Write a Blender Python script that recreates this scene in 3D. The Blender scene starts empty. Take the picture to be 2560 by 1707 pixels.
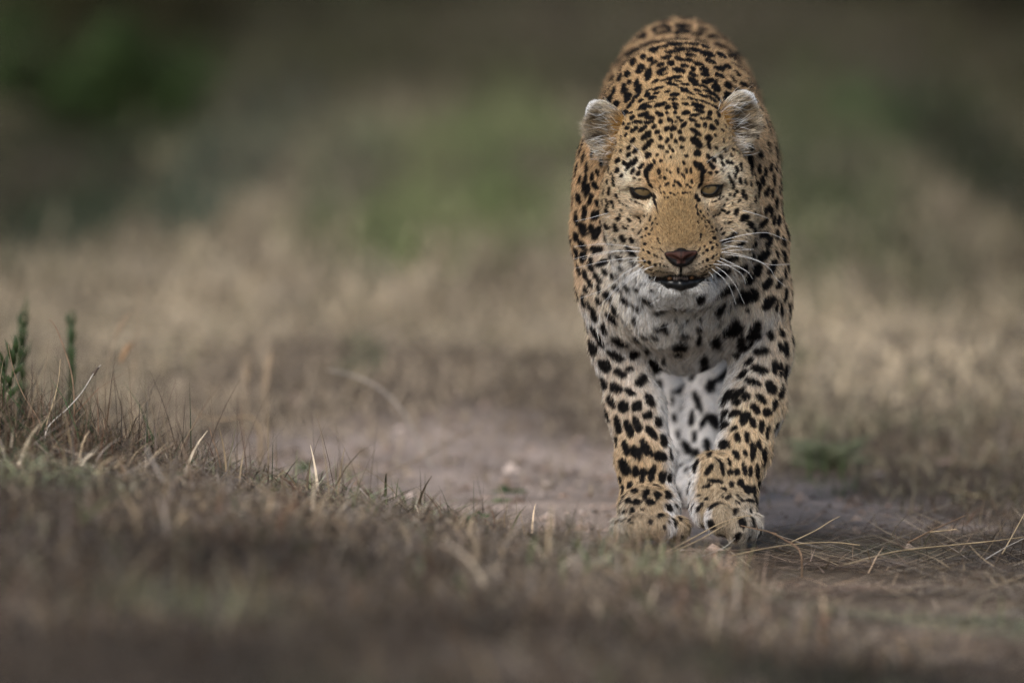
import bpy, math, random
import numpy as np
from mathutils import Vector
from mathutils.bvhtree import BVHTree

rng = np.random.default_rng(7)
random.seed(7)
SC = bpy.context.scene
COL = SC.collection

# ------------------------------------------------------------------ camera, sky, sun, exposure
CAM_H, DIST, PITCH = 1.098, 14.81, math.radians(3.244)
cam_data = bpy.data.cameras.new('camera')
cam_data.sensor_width = 36.0
cam_data.lens = 400.0
cam_data.clip_start = 0.5
cam_data.clip_end = 3000.0
cam_data.dof.use_dof = True
cam_data.dof.focus_distance = DIST - 0.10
cam_data.dof.aperture_fstop = 3.3
cam_data.dof.aperture_blades = 0
camera = bpy.data.objects.new('camera', cam_data)
COL.objects.link(camera)
camera.location = (0, 0, CAM_H)
camera.rotation_euler = (math.pi / 2 - PITCH, 0, 0)
SC.camera = camera

SUN_EL, SUN_AZ = math.radians(38), math.radians(200)       # high, behind the camera to the left, through cloud
world = bpy.data.worlds.new('World')
SC.world = world
world.use_nodes = True
nt = world.node_tree
nt.nodes.clear()
sky = nt.nodes.new('ShaderNodeTexSky')
sky.sky_type = 'NISHITA'
sky.sun_disc = False
sky.sun_elevation = SUN_EL
sky.sun_rotation = SUN_AZ
sky.dust_density = 2.0
bg = nt.nodes.new('ShaderNodeBackground')
bg.inputs['Strength'].default_value = 0.06
wo = nt.nodes.new('ShaderNodeOutputWorld')
nt.links.new(sky.outputs[0], bg.inputs[0])
nt.links.new(bg.outputs[0], wo.inputs[0])

sun_data = bpy.data.lights.new('sun', 'SUN')
sun_data.energy = 1.5
sun_data.angle = math.radians(32)
sun_data.color = (1.0, 0.965, 0.92)
sun = bpy.data.objects.new('sun', sun_data)
COL.objects.link(sun)
sd = Vector((math.sin(SUN_AZ) * math.cos(SUN_EL), math.cos(SUN_AZ) * math.cos(SUN_EL), math.sin(SUN_EL)))
sun.rotation_euler = sd.to_track_quat('Z', 'Y').to_euler()
sun.location = (0, 0, 30)

SC.view_settings.view_transform = 'Standard'
SC.view_settings.look = 'None'
SC.view_settings.exposure = 1.04
SC.view_settings.gamma = 1.0
SC.render.engine = 'CYCLES'
SC.cycles.use_denoising = True
SC.cycles.denoising_prefilter = 'FAST'
SC.cycles.max_bounces = 6
SC.cycles.diffuse_bounces = 3
SC.cycles.transparent_max_bounces = 4
try:
    SC.cycles_curves.shape = 'RIBBONS'
    SC.cycles_curves.subdivisions = 2
except Exception:
    pass

# ------------------------------------------------------------------ small helpers
F = 400.0 / 36.0 * 2560.0
CX, CY = 1280.0, 853.5
SP, CP = math.sin(PITCH), math.cos(PITCH)
BASIS = np.array([[1, 0, 0], [0, SP, CP], [0, CP, -SP]])       # rows: right, up, forward
CAMPOS = np.array([0, 0, CAM_H])


def P(px, py, w):
    """A point of the leopard's own frame (right, up, depth), seen at photo pixel px, py, w metres behind the front feet."""
    d = DIST + w
    return np.array([(px - CX) / F * d, (CY - py) / F * d, d])


def Pd(px, py, w):
    return P(px * 1.08844, py * 1.08844, w)


def Pz(px, z, w):
    """Same, but at world height z above the track."""
    d = DIST + w
    return np.array([(px * 1.08844 - CX) / F * d, (z - CAM_H + d * SP) / CP, d])


def to_world(q):
    return CAMPOS + np.asarray(q) @ BASIS


def to_frame(v):
    return (np.asarray(v) - CAMPOS) @ BASIS.T


def smoothstep(a, b, x):
    t = np.clip((x - a) / (b - a), 0, 1)
    return t * t * (3 - 2 * t)


class Waves:
    """cheap smooth noise: a sum of random plane waves"""
    def __init__(self, freq, seed, n=9, dim=3, out=1):
        r = np.random.default_rng(seed)
        self.k = r.normal(size=(n, dim)) * freq
        self.ph = r.uniform(0, 6.283, size=(out, n))
        self.n = n

    def __call__(self, p):
        a = np.asarray(p) @ self.k.T
        o = [np.sin(a + ph).sum(1) / math.sqrt(self.n / 2) for ph in self.ph]
        return o[0] if len(o) == 1 else np.stack(o, 1)


def tag(o, label=None, cat=None, group=None, kind=None):
    if label: o['label'] = label
    if cat: o['category'] = cat
    if group: o['group'] = group
    if kind: o['kind'] = kind
    return o


def empty(name, loc):
    o = bpy.data.objects.new(name, None)
    o.empty_display_size = 0.1
    COL.objects.link(o)
    o.location = loc
    return o


def mesh_obj(name, verts, faces, mat=None, parent=None, colors=None, smooth=True, extra=None):
    """verts in world space; stored relative to the parent's base."""
    verts = np.asarray(verts, dtype=np.float64)
    base = np.array(parent_base(parent)) if parent is not None else np.zeros(3)
    me = bpy.data.meshes.new(name)
    v = (verts - base).astype(np.float32)
    faces = np.asarray(faces) if not isinstance(faces, np.ndarray) and len({len(f) for f in faces}) == 1 else faces
    if isinstance(faces, np.ndarray):
        n, k = faces.shape
        me.vertices.add(len(v))
        me.vertices.foreach_set('co', v.ravel())
        me.loops.add(n * k)
        me.loops.foreach_set('vertex_index', faces.astype(np.int32).ravel())
        me.polygons.add(n)
        me.polygons.foreach_set('loop_start', np.arange(0, n * k, k, dtype=np.int32))
        me.polygons.foreach_set('use_smooth', np.full(n, smooth, dtype=bool))
        me.update(calc_edges=True)
    else:
        me.from_pydata(v.tolist(), [], [list(f) for f in faces])
        me.polygons.foreach_set('use_smooth', np.full(len(me.polygons), smooth, dtype=bool))
        me.update()
    if colors is not None:
        a = me.attributes.new('tint', 'FLOAT_COLOR', 'POINT')
        c = np.ones((len(v), 4), dtype=np.float32)
        c[:, :3] = colors
        a.data.foreach_set('color', c.ravel())
    if extra is not None:
        for nm, arr in extra.items():
            a = me.attributes.new(nm, 'FLOAT', 'POINT')
            a.data.foreach_set('value', np.asarray(arr, dtype=np.float32))
    if mat: me.materials.append(mat)
    o = bpy.data.objects.new(name, me)
    COL.objects.link(o)
    if parent is not None:
        o.parent = parent
    return o


def parent_base(o):
    b = Vector((0, 0, 0))
    while o is not None:
        b = b + o.location
        o = o.parent
    return b


def new_mat(name):
    m = bpy.data.materials.new(name)
    m.use_nodes = True
    t = m.node_tree
    t.nodes.clear()
    out = t.nodes.new('ShaderNodeOutputMaterial')
    b = t.nodes.new('ShaderNodeBsdfPrincipled')
    t.links.new(b.outputs[0], out.inputs[0])
    return m, t, b


def tint_mat(name, rough=0.7, spec=0.25, noise_scale=None, noise_amt=0.3, attr='tint', translucent=0.0, bump=None):
    m, t, b = new_mat(name)
    a = t.nodes.new('ShaderNodeAttribute')
    a.attribute_name = attr
    src = a.outputs['Color']
    if noise_scale:
        tc = t.nodes.new('ShaderNodeTexCoord')
        n = t.nodes.new('ShaderNodeTexNoise')
        n.inputs['Scale'].default_value = noise_scale
        n.inputs['Detail'].default_value = 4
        t.links.new(tc.outputs['Object'], n.inputs['Vector'])
        mr = t.nodes.new('ShaderNodeMapRange')
        mr.inputs['From Min'].default_value = 0.25
        mr.inputs['From Max'].default_value = 0.75
        mr.inputs['To Min'].default_value = 1 - noise_amt
        mr.inputs['To Max'].default_value = 1 + noise_amt
        t.links.new(n.outputs['Fac'], mr.inputs['Value'])
        mx = t.nodes.new('ShaderNodeMix')
        mx.data_type = 'RGBA'
        mx.blend_type = 'MULTIPLY'
        mx.inputs['Factor'].default_value = 1
        t.links.new(src, mx.inputs['A'])
        t.links.new(mr.outputs[0], mx.inputs['B'])
        src = mx.outputs['Result']
        if bump:
            bp = t.nodes.new('ShaderNodeBump')
            bp.inputs['Strength'].default_value = bump
            bp.inputs['Distance'].default_value = 0.002
            t.links.new(n.outputs['Fac'], bp.inputs['Height'])
            t.links.new(bp.outputs[0], b.inputs['Normal'])
    t.links.new(src, b.inputs['Base Color'])
    b.inputs['Roughness'].default_value = rough
    b.inputs['Specular IOR Level'].default_value = spec
    return m


def plain_mat(name, color, rough=0.5, spec=0.5, noise_scale=60, noise_amt=0.2):
    m, t, b = new_mat(name)
    tc = t.nodes.new('ShaderNodeTexCoord')
    n = t.nodes.new('ShaderNodeTexNoise')
    n.inputs['Scale'].default_value = noise_scale
    n.inputs['Detail'].default_value = 4
    t.links.new(tc.outputs['Object'], n.inputs['Vector'])
    r = t.nodes.new('ShaderNodeValToRGB')
    lo = [c * (1 - noise_amt) for c in color]
    hi = [c * (1 + noise_amt) for c in color]
    r.color_ramp.elements[0].position, r.color_ramp.elements[1].position = 0.3, 0.7
    r.color_ramp.elements[0].color = (*lo, 1)
    r.color_ramp.elements[1].color = (*hi, 1)
    t.links.new(n.outputs['Fac'], r.inputs[0])
    t.links.new(r.outputs[0], b.inputs['Base Color'])
    b.inputs['Roughness'].default_value = rough
    b.inputs['Specular IOR Level'].default_value = spec
    return m


def tube(pts, radii, sides=6):
    """A tapered tube through pts (world); returns verts, faces."""
    pts = np.asarray(pts, float)
    n = len(pts)
    radii = np.broadcast_to(np.asarray(radii, float), (n,))
    tan = np.gradient(pts, axis=0)
    tan /= np.linalg.norm(tan, axis=1, keepdims=True) + 1e-12
    ref = np.array([0.31, 0.9, 0.3])
    u = np.cross(tan, ref)
    u /= np.linalg.norm(u, axis=1, keepdims=True) + 1e-12
    v = np.cross(tan, u)
    ang = np.arange(sides) / sides * 2 * math.pi
    ring = pts[:, None, :] + radii[:, None, None] * (np.cos(ang)[None, :, None] * u[:, None, :] + np.sin(ang)[None, :, None] * v[:, None, :])
    vs = ring.reshape(-1, 3)
    fs = []
    for i in range(n - 1):
        for j in range(sides):
            k = (j + 1) % sides
            fs.append((i * sides + j, i * sides + k, (i + 1) * sides + k, (i + 1) * sides + j))
    return vs, np.array(fs)


def spline(ctrl, n):
    """Catmull-Rom through control points."""
    c = np.asarray(ctrl, float)
    c = np.vstack([2 * c[0] - c[1], c, 2 * c[-1] - c[-2]])
    m = len(c) - 3
    out = []
    for s in np.linspace(0, m - 1e-6, n):
        i = int(s)
        t = s - i
        p0, p1, p2, p3 = c[i:i + 4]
        out.append(0.5 * (2 * p1 + (p2 - p0) * t + (2 * p0 - 5 * p1 + 4 * p2 - p3) * t * t + (3 * p1 - p0 - 3 * p2 + p3) * t ** 3))
    return np.array(out)


def join(parts):
    vs, fs, o = [], [], 0
    for v, f in parts:
        vs.append(v)
        fs.append(np.asarray(f) + o)
        o += len(v)
    return np.vstack(vs), np.vstack(fs)


# ------------------------------------------------------------------ ground: a track between a grassy bank and litter
gn1, gn2, gn3 = Waves(1.3, 31, dim=2), Waves(5.0, 32, dim=2), Waves(17.0, 33, dim=2)


def bank_h(X, Y):
    edge = 0.12 + np.clip(14.85 - Y, -0.6, 3.5) * 0.20
    edge = np.where(Y > 14.85, 0.12 - (Y - 14.85) * 0.50, edge)
    s = edge - X
    near = np.interp(s, [0, .10, .19, .47, .75, 1.1, 3], [0, .012, .034, .092, .155, .19, .20])
    fade = 1 - .75 * smoothstep(14.95, 16.0, Y)
    fade = fade * (1 - .35 * smoothstep(14.2, 12.0, Y))
    return near * fade * smoothstep(8.0, 10.5, Y) * (1 - smoothstep(17.5, 21, Y))


def ground_z(X, Y):
    X = np.asarray(X, float); Y = np.asarray(Y, float)
    p = np.stack([X, Y], -1).reshape(-1, 2)
    n = (gn1(p) * .012 + gn2(p) * .004).reshape(X.shape)
    calm = np.exp(-(((X - .215) / .22) ** 2 + ((Y - 14.9) / .35) ** 2))
    calm2 = np.exp(-(((X - .22) / .3) ** 2 + ((Y - 15.5) / .45) ** 2))
    n = n * (1 - np.maximum(calm, calm2))
    rise = smoothstep(.45, 1.2, X) * .035 * smoothstep(14.6, 16.5, Y)
    return bank_h(X, Y) + n * np.clip((60 - Y) / 30, .0, 1) + rise + np.where(Y > 60, 0, 0)


def track_mask(X, Y):
    """1 on the bare trodden soil"""
    p = np.stack([np.asarray(X, float), np.asarray(Y, float) * .45], -1).reshape(-1, 2)
    rag = (.055 * gn2(p) + .04 * gn3(p)).reshape(np.shape(X))
    lo = -.62 + (Y - 15.5) * .14 + rag
    hi = .62 - np.clip(Y - 15.2, 0, 9) * .26 + rag
    t = smoothstep(-.20, .16, X - lo) * smoothstep(-.18, .16, hi - X)
    t = t * smoothstep(14.15, 14.75, Y) * (1 - smoothstep(16.2, 18.4, Y + 3 * rag))
    t = t * (1 - smoothstep(.20, .36, X) * (1 - smoothstep(14.95, 15.4, Y)))
    return t * np.clip(1 + 2.0 * rag, .75, 1) * (1 - smoothstep(.004, .03, bank_h(X, Y)) * (1 - smoothstep(15.0, 15.35, Y)))


def grid_axis(lo, hi, step, grow_to, g=1.35):
    a = list(np.arange(lo, hi + 1e-6, step))
    s = step
    while a[-1] < grow_to:
        s *= g; a.append(a[-1] + s)
    s = step
    b = []
    x = lo
    while x > -grow_to:
        s *= g; x -= s; b.append(x)
    return np.array(b[::-1] + a)


gx = grid_axis(-2.2, 2.2, .028, 1500)
gy = grid_axis(9.5, 22.0, .035, 1500)
GX, GY = np.meshgrid(gx, gy, indexing='ij')
GZ = ground_z(GX, GY) + np.where((np.abs(GX) < 2.3) & (GY > 9) & (GY < 22), gn3(np.stack([GX, GY], -1).reshape(-1, 2)).reshape(GX.shape) * .0018, 0)
nx, ny = GX.shape
vi = np.arange(nx * ny).reshape(nx, ny)
gf = np.stack([vi[:-1, :-1], vi[1:, :-1], vi[1:, 1:], vi[:-1, 1:]], -1).reshape(-1, 4)
soil = track_mask(GX, GY)
ground_mat, t_, b_ = new_mat('ground_soil')
tc = t_.nodes.new('ShaderNodeTexCoord')
def noise_node(t, scale, detail=5, rough=.6, vec=None):
    n = t.nodes.new('ShaderNodeTexNoise')
    n.inputs['Scale'].default_value = scale
    n.inputs['Detail'].default_value = detail
    n.inputs['Roughness'].default_value = rough
    t.links.new(vec, n.inputs['Vector'])
    return n
def ramp_node(t, src, stops):
    r = t.nodes.new('ShaderNodeValToRGB')
    while len(r.color_ramp.elements) < len(stops): r.color_ramp.elements.new(0.5)
    for e, (pos, c) in zip(r.color_ramp.elements, stops):
        e.position = pos; e.color = (*c, 1)
    t.links.new(src, r.inputs[0])
    return r
n1 = noise_node(t_, 6.0, vec=tc.outputs['Object'])
n2 = noise_node(t_, 90.0, 6, .7, tc.outputs['Object'])
n3 = noise_node(t_, 1.1, 4, vec=tc.outputs['Object'])
r_soil = ramp_node(t_, n2.outputs['Fac'], [(.25, (.27, .198, .155)), (.5, (.41, .322, .265)), (.75, (.53, .435, .37))])
nv_ = noise_node(t_, 3.2, 6, .65, tc.outputs['Object'])
mv_ = t_.nodes.new('ShaderNodeMapRange'); mv_.inputs['From Min'].default_value = .32; mv_.inputs['From Max'].default_value = .68; mv_.inputs['To Min'].default_value = .50; mv_.inputs['To Max'].default_value = 1.15
t_.links.new(nv_.outputs['Fac'], mv_.inputs['Value'])
mm_ = t_.nodes.new('ShaderNodeMix'); mm_.data_type = 'RGBA'; mm_.blend_type = 'MULTIPLY'; mm_.inputs['Factor'].default_value = 1
t_.links.new(r_soil.outputs[0], mm_.inputs['A']); t_.links.new(mv_.outputs[0], mm_.inputs['B'])
r_dirt = ramp_node(t_, n2.outputs['Fac'], [(.25, (.055, .039, .026)), (.55, (.105, .078, .054)), (.8, (.16, .122, .088))])
at = t_.nodes.new('ShaderNodeAttribute'); at.attribute_name = 'soil'
add = t_.nodes.new('ShaderNodeMath'); add.operation = 'MULTIPLY_ADD'
t_.links.new(n1.outputs['Fac'], add.inputs[0]); add.inputs[1].default_value = .5
sub = t_.nodes.new('ShaderNodeMath'); sub.operation = 'SUBTRACT'
t_.links.new(at.outputs['Fac'], sub.inputs[0]); sub.inputs[1].default_value = .25
t_.links.new(sub.outputs[0], add.inputs[2])
mrr = t_.nodes.new('ShaderNodeMapRange'); mrr.inputs['From Min'].default_value = .2; mrr.inputs['From Max'].default_value = .75
t_.links.new(add.outputs[0], mrr.inputs['Value'])
mix = t_.nodes.new('ShaderNodeMix'); mix.data_type = 'RGBA'
t_.links.new(mrr.outputs[0], mix.inputs['Factor'])
t_.links.new(r_dirt.outputs[0], mix.inputs['A']); t_.links.new(mm_.outputs['Result'], mix.inputs['B'])
t_.links.new(mix.outputs['Result'], b_.inputs['Base Color'])
b_.inputs['Roughness'].default_value = .95
b_.inputs['Specular IOR Level'].default_value = .1
bp = t_.nodes.new('ShaderNodeBump'); bp.inputs['Strength'].default_value = .6; bp.inputs['Distance'].default_value = .006
t_.links.new(n2.outputs['Fac'], bp.inputs['Height']); t_.links.new(bp.outputs[0], b_.inputs['Normal'])
ground = mesh_obj('ground', np.stack([GX, GY, GZ], -1).reshape(-1, 3), gf, ground_mat, extra={'soil': soil.ravel()})
tag(ground, 'dry soil track with a low grassy bank beside it', None, None, 'structure')

# ------------------------------------------------------------------ leopard: implicit body -> one continuous mesh
class Shape:
    def __init__(self):
        self.prims = []

    def ell(self, c, r, rot=None, k=0.02, op='+'):
        self.prims.append(('e', np.asarray(c, float), np.asarray(r, float), np.eye(3) if rot is None else rot, k, op))

    def cone(self, a, b, ra, rb, k=0.02, op='+'):
        self.prims.append(('c', np.asarray(a, float), np.asarray(b, float), (ra, rb), k, op))

    def chain(self, pts, rad, k=0.02):
        for i in range(len(pts) - 1):
            self.cone(pts[i], pts[i + 1], rad[i], rad[i + 1], k)

    def bounds(self):
        lo, hi = np.full(3, 1e9), np.full(3, -1e9)
        for p in self.prims:
            if p[-1] != '+': continue
            l, h = self._box(p)
            lo, hi = np.minimum(lo, l), np.maximum(hi, h)
        return lo, hi

    @staticmethod
    def _box(p):
        if p[0] == 'e':
            e = np.sqrt(((p[3] * p[2][None, :]) ** 2).sum(1))
            return p[1] - e, p[1] + e
        m = max(p[3])
        return np.minimum(p[1], p[2]) - m, np.maximum(p[1], p[2]) + m

    def __call__(self, X):
        d = np.full(len(X), 0.2)
        for p in self.prims:
            lo, hi = self._box(p)
            mg = p[4] + 0.03
            m = np.all((X > lo - mg) & (X < hi + mg), axis=1)
            idx = np.nonzero(m)[0]
            if not len(idx): continue
            x = X[idx]
            if p[0] == 'e':
                q = (x - p[1]) @ p[3]
                k0 = np.sqrt(((q / p[2]) ** 2).sum(1)) + 1e-9
                k1 = np.sqrt(((q / p[2] ** 2) ** 2).sum(1)) + 1e-9
                s = k0 * (k0 - 1) / k1
            else:
                ba = p[2] - p[1]
                t = np.clip(((x - p[1]) @ ba) / (ba @ ba + 1e-12), 0, 1)
                s = np.linalg.norm(x - p[1] - t[:, None] * ba, axis=1) - (p[3][0] + (p[3][1] - p[3][0]) * t)
            c = d[idx]
            k = p[4]
            if p[5] == '+':
                h = np.maximum(k - np.abs(c - s), 0) / k
                d[idx] = np.minimum(c, s) - h * h * k * 0.25
            else:
                s = -s
                h = np.maximum(k - np.abs(c - s), 0) / k
                d[idx] = np.maximum(c, s) + h * h * k * 0.25
        return d

    def mesh(self, vox, ratio=4):
        lo, hi = self.bounds()
        lo = lo - 3 * vox * ratio
        hi = hi + 3 * vox * ratio
        cs = vox * ratio
        nc = np.ceil((hi - lo) / cs).astype(int)
        g = np.stack(np.meshgrid(*[np.arange(n) for n in nc], indexing='ij'), -1).reshape(-1, 3)
        dc = self(lo + (g + 0.5) * cs)
        near = np.abs(dc) < cs * 1.6
        V = np.repeat(np.repeat(np.repeat(dc.reshape(nc).astype(np.float32), ratio, 0), ratio, 1), ratio, 2)
        V = np.where(V < 0, np.float32(-1), np.float32(1))
        sub = np.stack(np.meshgrid(*[np.arange(ratio)] * 3, indexing='ij'), -1).reshape(-1, 3)
        ids = (g[near][:, None, :] * ratio + sub[None]).reshape(-1, 3)
        V[ids[:, 0], ids[:, 1], ids[:, 2]] = self(lo + ids * vox)
        ins = V < 0
        cnt = np.zeros(np.array(V.shape) - 1, dtype=np.uint8)
        sl = lambda b, n: slice(b, n - 1 + b)
        for i in (0, 1):
            for j in (0, 1):
                for k in (0, 1):
                    cnt += ins[sl(i, V.shape[0]), sl(j, V.shape[1]), sl(k, V.shape[2])]
        act = np.argwhere((cnt > 0) & (cnt < 8))
        vid = np.full(cnt.shape, -1, dtype=np.int32)
        vid[act[:, 0], act[:, 1], act[:, 2]] = np.arange(len(act))
        acc = np.zeros((len(act), 3))
        num = np.zeros(len(act))
        cor = [(i, j, k) for i in (0, 1) for j in (0, 1) for k in (0, 1)]
        vals = {c: V[act[:, 0] + c[0], act[:, 1] + c[1], act[:, 2] + c[2]] for c in cor}
        for a in cor:
            for ax in range(3):
                if a[ax]: continue
                b = list(a); b[ax] = 1; b = tuple(b)
                va, vb = vals[a], vals[b]
                m = (va < 0) != (vb < 0)
                t = np.where(m, va / np.where(m, va - vb, 1), 0)
                pt = np.array(a)[None] + t[:, None] * (np.array(b) - np.array(a))[None]
                acc[m] += pt[m]
                num[m] += 1
        verts = lo + (act + acc / num[:, None]) * vox
        quads = []
        for ax in range(3):
            u, w = (ax + 1) % 3, (ax + 2) % 3
            s0 = [slice(None)] * 3; s1 = [slice(None)] * 3
            s0[ax] = slice(0, -1); s1[ax] = slice(1, None)
            A, B = ins[tuple(s0)], ins[tuple(s1)]
            e = np.argwhere(A != B)
            ok = (e[:, u] > 0) & (e[:, w] > 0) & (e[:, u] < V.shape[u] - 1) & (e[:, w] < V.shape[w] - 1)
            e = e[ok]
            flip = ~A[e[:, 0], e[:, 1], e[:, 2]]
            q = []
            for du, dw in ((-1, -1), (0, -1), (0, 0), (-1, 0)):
                c = e.copy()
                c[:, u] += du
                c[:, w] += dw
                q.append(vid[c[:, 0], c[:, 1], c[:, 2]])
            q = np.stack(q, 1)
            q[flip] = q[flip][:, ::-1]
            quads.append(q)
        quads = np.vstack(quads)
        quads = quads[(quads >= 0).all(1)]
        return verts, quads[:, ::-1].copy()      # reversed: the frame is left handed


def axes(*v):
    """rotation whose columns are an orthonormal frame starting with the given directions"""
    a = np.asarray(v[0], float); a = a / np.linalg.norm(a)
    b = np.asarray(v[1], float); b = b - a * (a @ b); b = b / np.linalg.norm(b)
    return np.stack([a, b, np.cross(a, b)], 1)


def vnormals(v, f):
    n = np.zeros_like(v)
    fn = np.cross(v[f[:, 2]] - v[f[:, 0]], v[f[:, 3]] - v[f[:, 1]])
    for i in range(4):
        np.add.at(n, f[:, i], fn)
    n = -n                                          # left handed frame
    return n / (np.linalg.norm(n, axis=1, keepdims=True) + 1e-12)


B = Shape()
# --- torso, chest to rump
B.ell(Pz(1563, 0.455, 0.24), (0.119, 0.172, 0.27), k=0.03)
B.ell(Pz(1564, 0.465, 0.55), (0.111, 0.165, 0.27), k=0.03)
B.ell(Pz(1562, 0.505, 0.82), (0.106, 0.150, 0.20), k=0.03)
B.ell(Pd(1566, 590, 0.03), (0.105, 0.150, 0.12), k=0.03)
B.ell(Pz(1566, 0.55, 0.13), (0.084, 0.085, 0.16), k=0.04)         # withers
B.ell(Pd(1552, 695, -0.065), (0.070, 0.055, 0.055), k=0.03)          # throat ruff / breast
# --- neck
B.cone(Pd(1550, 350, -0.04), Pz(1562, 0.535, 0.10), 0.088, 0.098, k=0.04)
# --- shoulders and upper arms
B.ell(Pd(1398, 470, 0.05), (0.046, 0.120, 0.085), k=0.03)
B.ell(Pd(1722, 470, 0.06), (0.040, 0.125, 0.085), k=0.03)
B.chain([Pd(1394, 540, 0.03), Pd(1400, 660, 0.02), Pd(1422, 790, 0.03), Pd(1460, 940, 0.02), Pd(1483, 1060, 0.0), Pd(1490, 1150, -0.005)],
        [0.043, 0.036, 0.033, 0.0325, 0.033, 0.033], k=0.02)
B.chain([Pd(1736, 560, 0.04), Pd(1745, 680, 0.03), Pd(1748, 800, 0.03), Pd(1731, 930, 0.0), Pd(1707, 1040, -0.03), Pd(1690, 1125, -0.05)],
        [0.042, 0.036, 0.036, 0.036, 0.030, 0.027], k=0.02)
B.ell(Pd(1440, 660, -0.01), (0.05, 0.07, 0.05), k=0.03)
B.ell(Pd(1694, 660, -0.01), (0.050, 0.070, 0.05), k=0.03)
# --- fore paw, planted (viewer's left)
B.ell(Pz(1491, 0.042, -0.035), (0.039, 0.034, 0.056), k=0.02)
for px, z, w, r in ((1432, .021, -.062, .0165), (1468, .026, -.085, .0185), (1516, .026, -.085, .0185), (1554, .022, -.062, .0165)):
    B.ell(Pz(px, z, w), (r, r * 1.0, r * 1.45), k=0.007)
# --- fore paw just setting down, wrist turned in (viewer's right)
B.ell(Pd(1640, 1085, -0.055), (0.029, 0.027, 0.026), k=0.012)
B.cone(Pd(1618, 1130, -0.062), Pd(1612, 1162, -0.07), 0.020, 0.015, k=0.012)
B.ell(Pd(1668, 1165, -0.065), (0.038, 0.030, 0.042), k=0.015)
for px, py, w, r in ((1618, 1176, -.090, .0145), (1652, 1190, -.108, .0185), (1692, 1206, -.105, .0195), (1722, 1206, -.085, .017)):
    B.ell(Pd(px, py, w), (r * .95, r * 1.15, r * 1.2), k=0.007)
# --- hind legs
for sx, foot in ((-1, (1545, .86)), (1, (1597, .66))):
    hip = Pz(1564 + sx * 105, 0.46, 0.80)
    B.ell(hip, (0.050, 0.125, 0.11), k=0.03)
    fx, fw = foot
    knee = Pz(1566 + sx * 95, 0.31, fw - 0.10)
    hock = Pz(fx + sx * 34, 0.215, fw + 0.13)
    B.chain([hip, knee], [0.07, 0.055], k=0.03)
    B.chain([knee, hock], [0.050, 0.032], k=0.02)
    B.chain([hock, Pz(fx + sx * 8, 0.05, fw + 0.03)], [0.030, 0.026], k=0.015)
    B.ell(Pz(fx, 0.032, fw - 0.02), (0.034, 0.03, 0.055), k=0.015)
    for j in (-1.5, -.5, .5, 1.5):
        B.ell(Pz(fx + j * 27, 0.02, fw - 0.065 + 0.012 * abs(j)), (.0145, .016, .024), k=0.006)
# --- tail: down behind the hocks, tip curled up
B.chain([Pz(1560, .60, .98), Pz(1545, .52, 1.10), Pz(1525, .38, 1.18), Pz(1500, .22, 1.24), Pz(1490, .12, 1.33), Pz(1495, .10, 1.43), Pz(1505, .16, 1.52)],
        [.036, .030, .026, .024, .023, .022, .014], k=0.02)
# --- head
B.ell(Pd(1549, 352, -.105), (.071, .075, .082), k=0.03)
B.ell(Pd(1548, 330, -.125), (.066, .045, .060), k=0.02)
B.ell(Pd(1446, 462, -.115), (.036, .056, .048), k=0.025)
B.ell(Pd(1672, 458, -.115), (.036, .058, .048), k=0.025)
B.ell(Pd(1478, 535, -.125), (.040, .050, .045), k=0.025)
B.ell(Pd(1652, 530, -.125), (.040, .052, .045), k=0.025)
B.cone(Pd(1503, 402, -.178), Pd(1442, 420, -.150), .020, .015, k=0.015)     # brows
B.cone(Pd(1606, 398, -.178), Pd(1668, 412, -.150), .020, .015, k=0.015)
B.cone(Pd(1552, 400, -.165), Pd(1558, 490, -.192), .034, .027, k=0.02)       # bridge of the nose
B.cone(Pd(1558, 490, -.192), Pd(1564, 560, -.213), .0275, .0265, k=0.02)
B.ell(Pd(1561, 545, -.180), (.050, .040, .045), k=0.02)
B.ell(Pd(1519, 592, -.203), (.0285, .0235, .033), k=0.012)                     # whisker pads
B.ell(Pd(1608, 590, -.203), (.0285, .0235, .033), k=0.012)
B.ell(Pd(1565, 600, -.212), (.014, .022, .028), k=0.01)
B.ell(Pd(1563, 652, -.175), (.034, .017, .036), k=0.015)                       # chin
B.cone(Pd(1540, 650, -.165), Pd(1470, 590, -.09), .024, .030, k=0.02)
B.cone(Pd(1588, 650, -.165), Pd(1662, 585, -.09), .024, .030, k=0.02)
B.ell(Pd(1563, 600, -.10), (.07, .07, .06), k=0.03)
# carved: eye sockets, mouth
EYES = (P(1605.5, 474.5, -.172), P(1771.5, 469.5, -.172))
ER = 0.0165
for e in EYES:
    B.ell(e + np.array([0, 0, -.004]), (ER * 1.0, ER * .86, ER * 1.0), k=0.007, op='-')
B.ell(P(1701, 697, -.225), (.033, .0065, .045), k=0.006, op='-')
# brow and cheek folds that close over the eyes
B.cone(P(1568, 454, -.166), P(1600, 450, -.1785), .0095, .0125, k=0.006)
B.cone(P(1600, 450, -.1785), P(1634, 460, -.1805), .0125, .0110, k=0.006)
B.cone(P(1812, 446, -.166), P(1780, 442, -.1785), .0095, .0125, k=0.006)
B.cone(P(1780, 442, -.1785), P(1746, 454, -.1805), .0125, .0110, k=0.006)
B.cone(P(1576, 500, -.163), P(1600, 517, -.172), .0080, .0100, k=0.006)
B.cone(P(1600, 517, -.172), P(1628, 524, -.178), .0100, .0100, k=0.006)
B.cone(P(1804, 494, -.163), P(1780, 511, -.172), .0080, .0100, k=0.006)
B.cone(P(1780, 511, -.172), P(1752, 519, -.178), .0100, .0100, k=0.006)

bv, bf = B.mesh(0.0033)
bn = vnormals(bv, bf)
BVH = BVHTree.FromPolygons([Vector(p) for p in bv], [tuple(int(i) for i in q) for q in bf])


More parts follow.
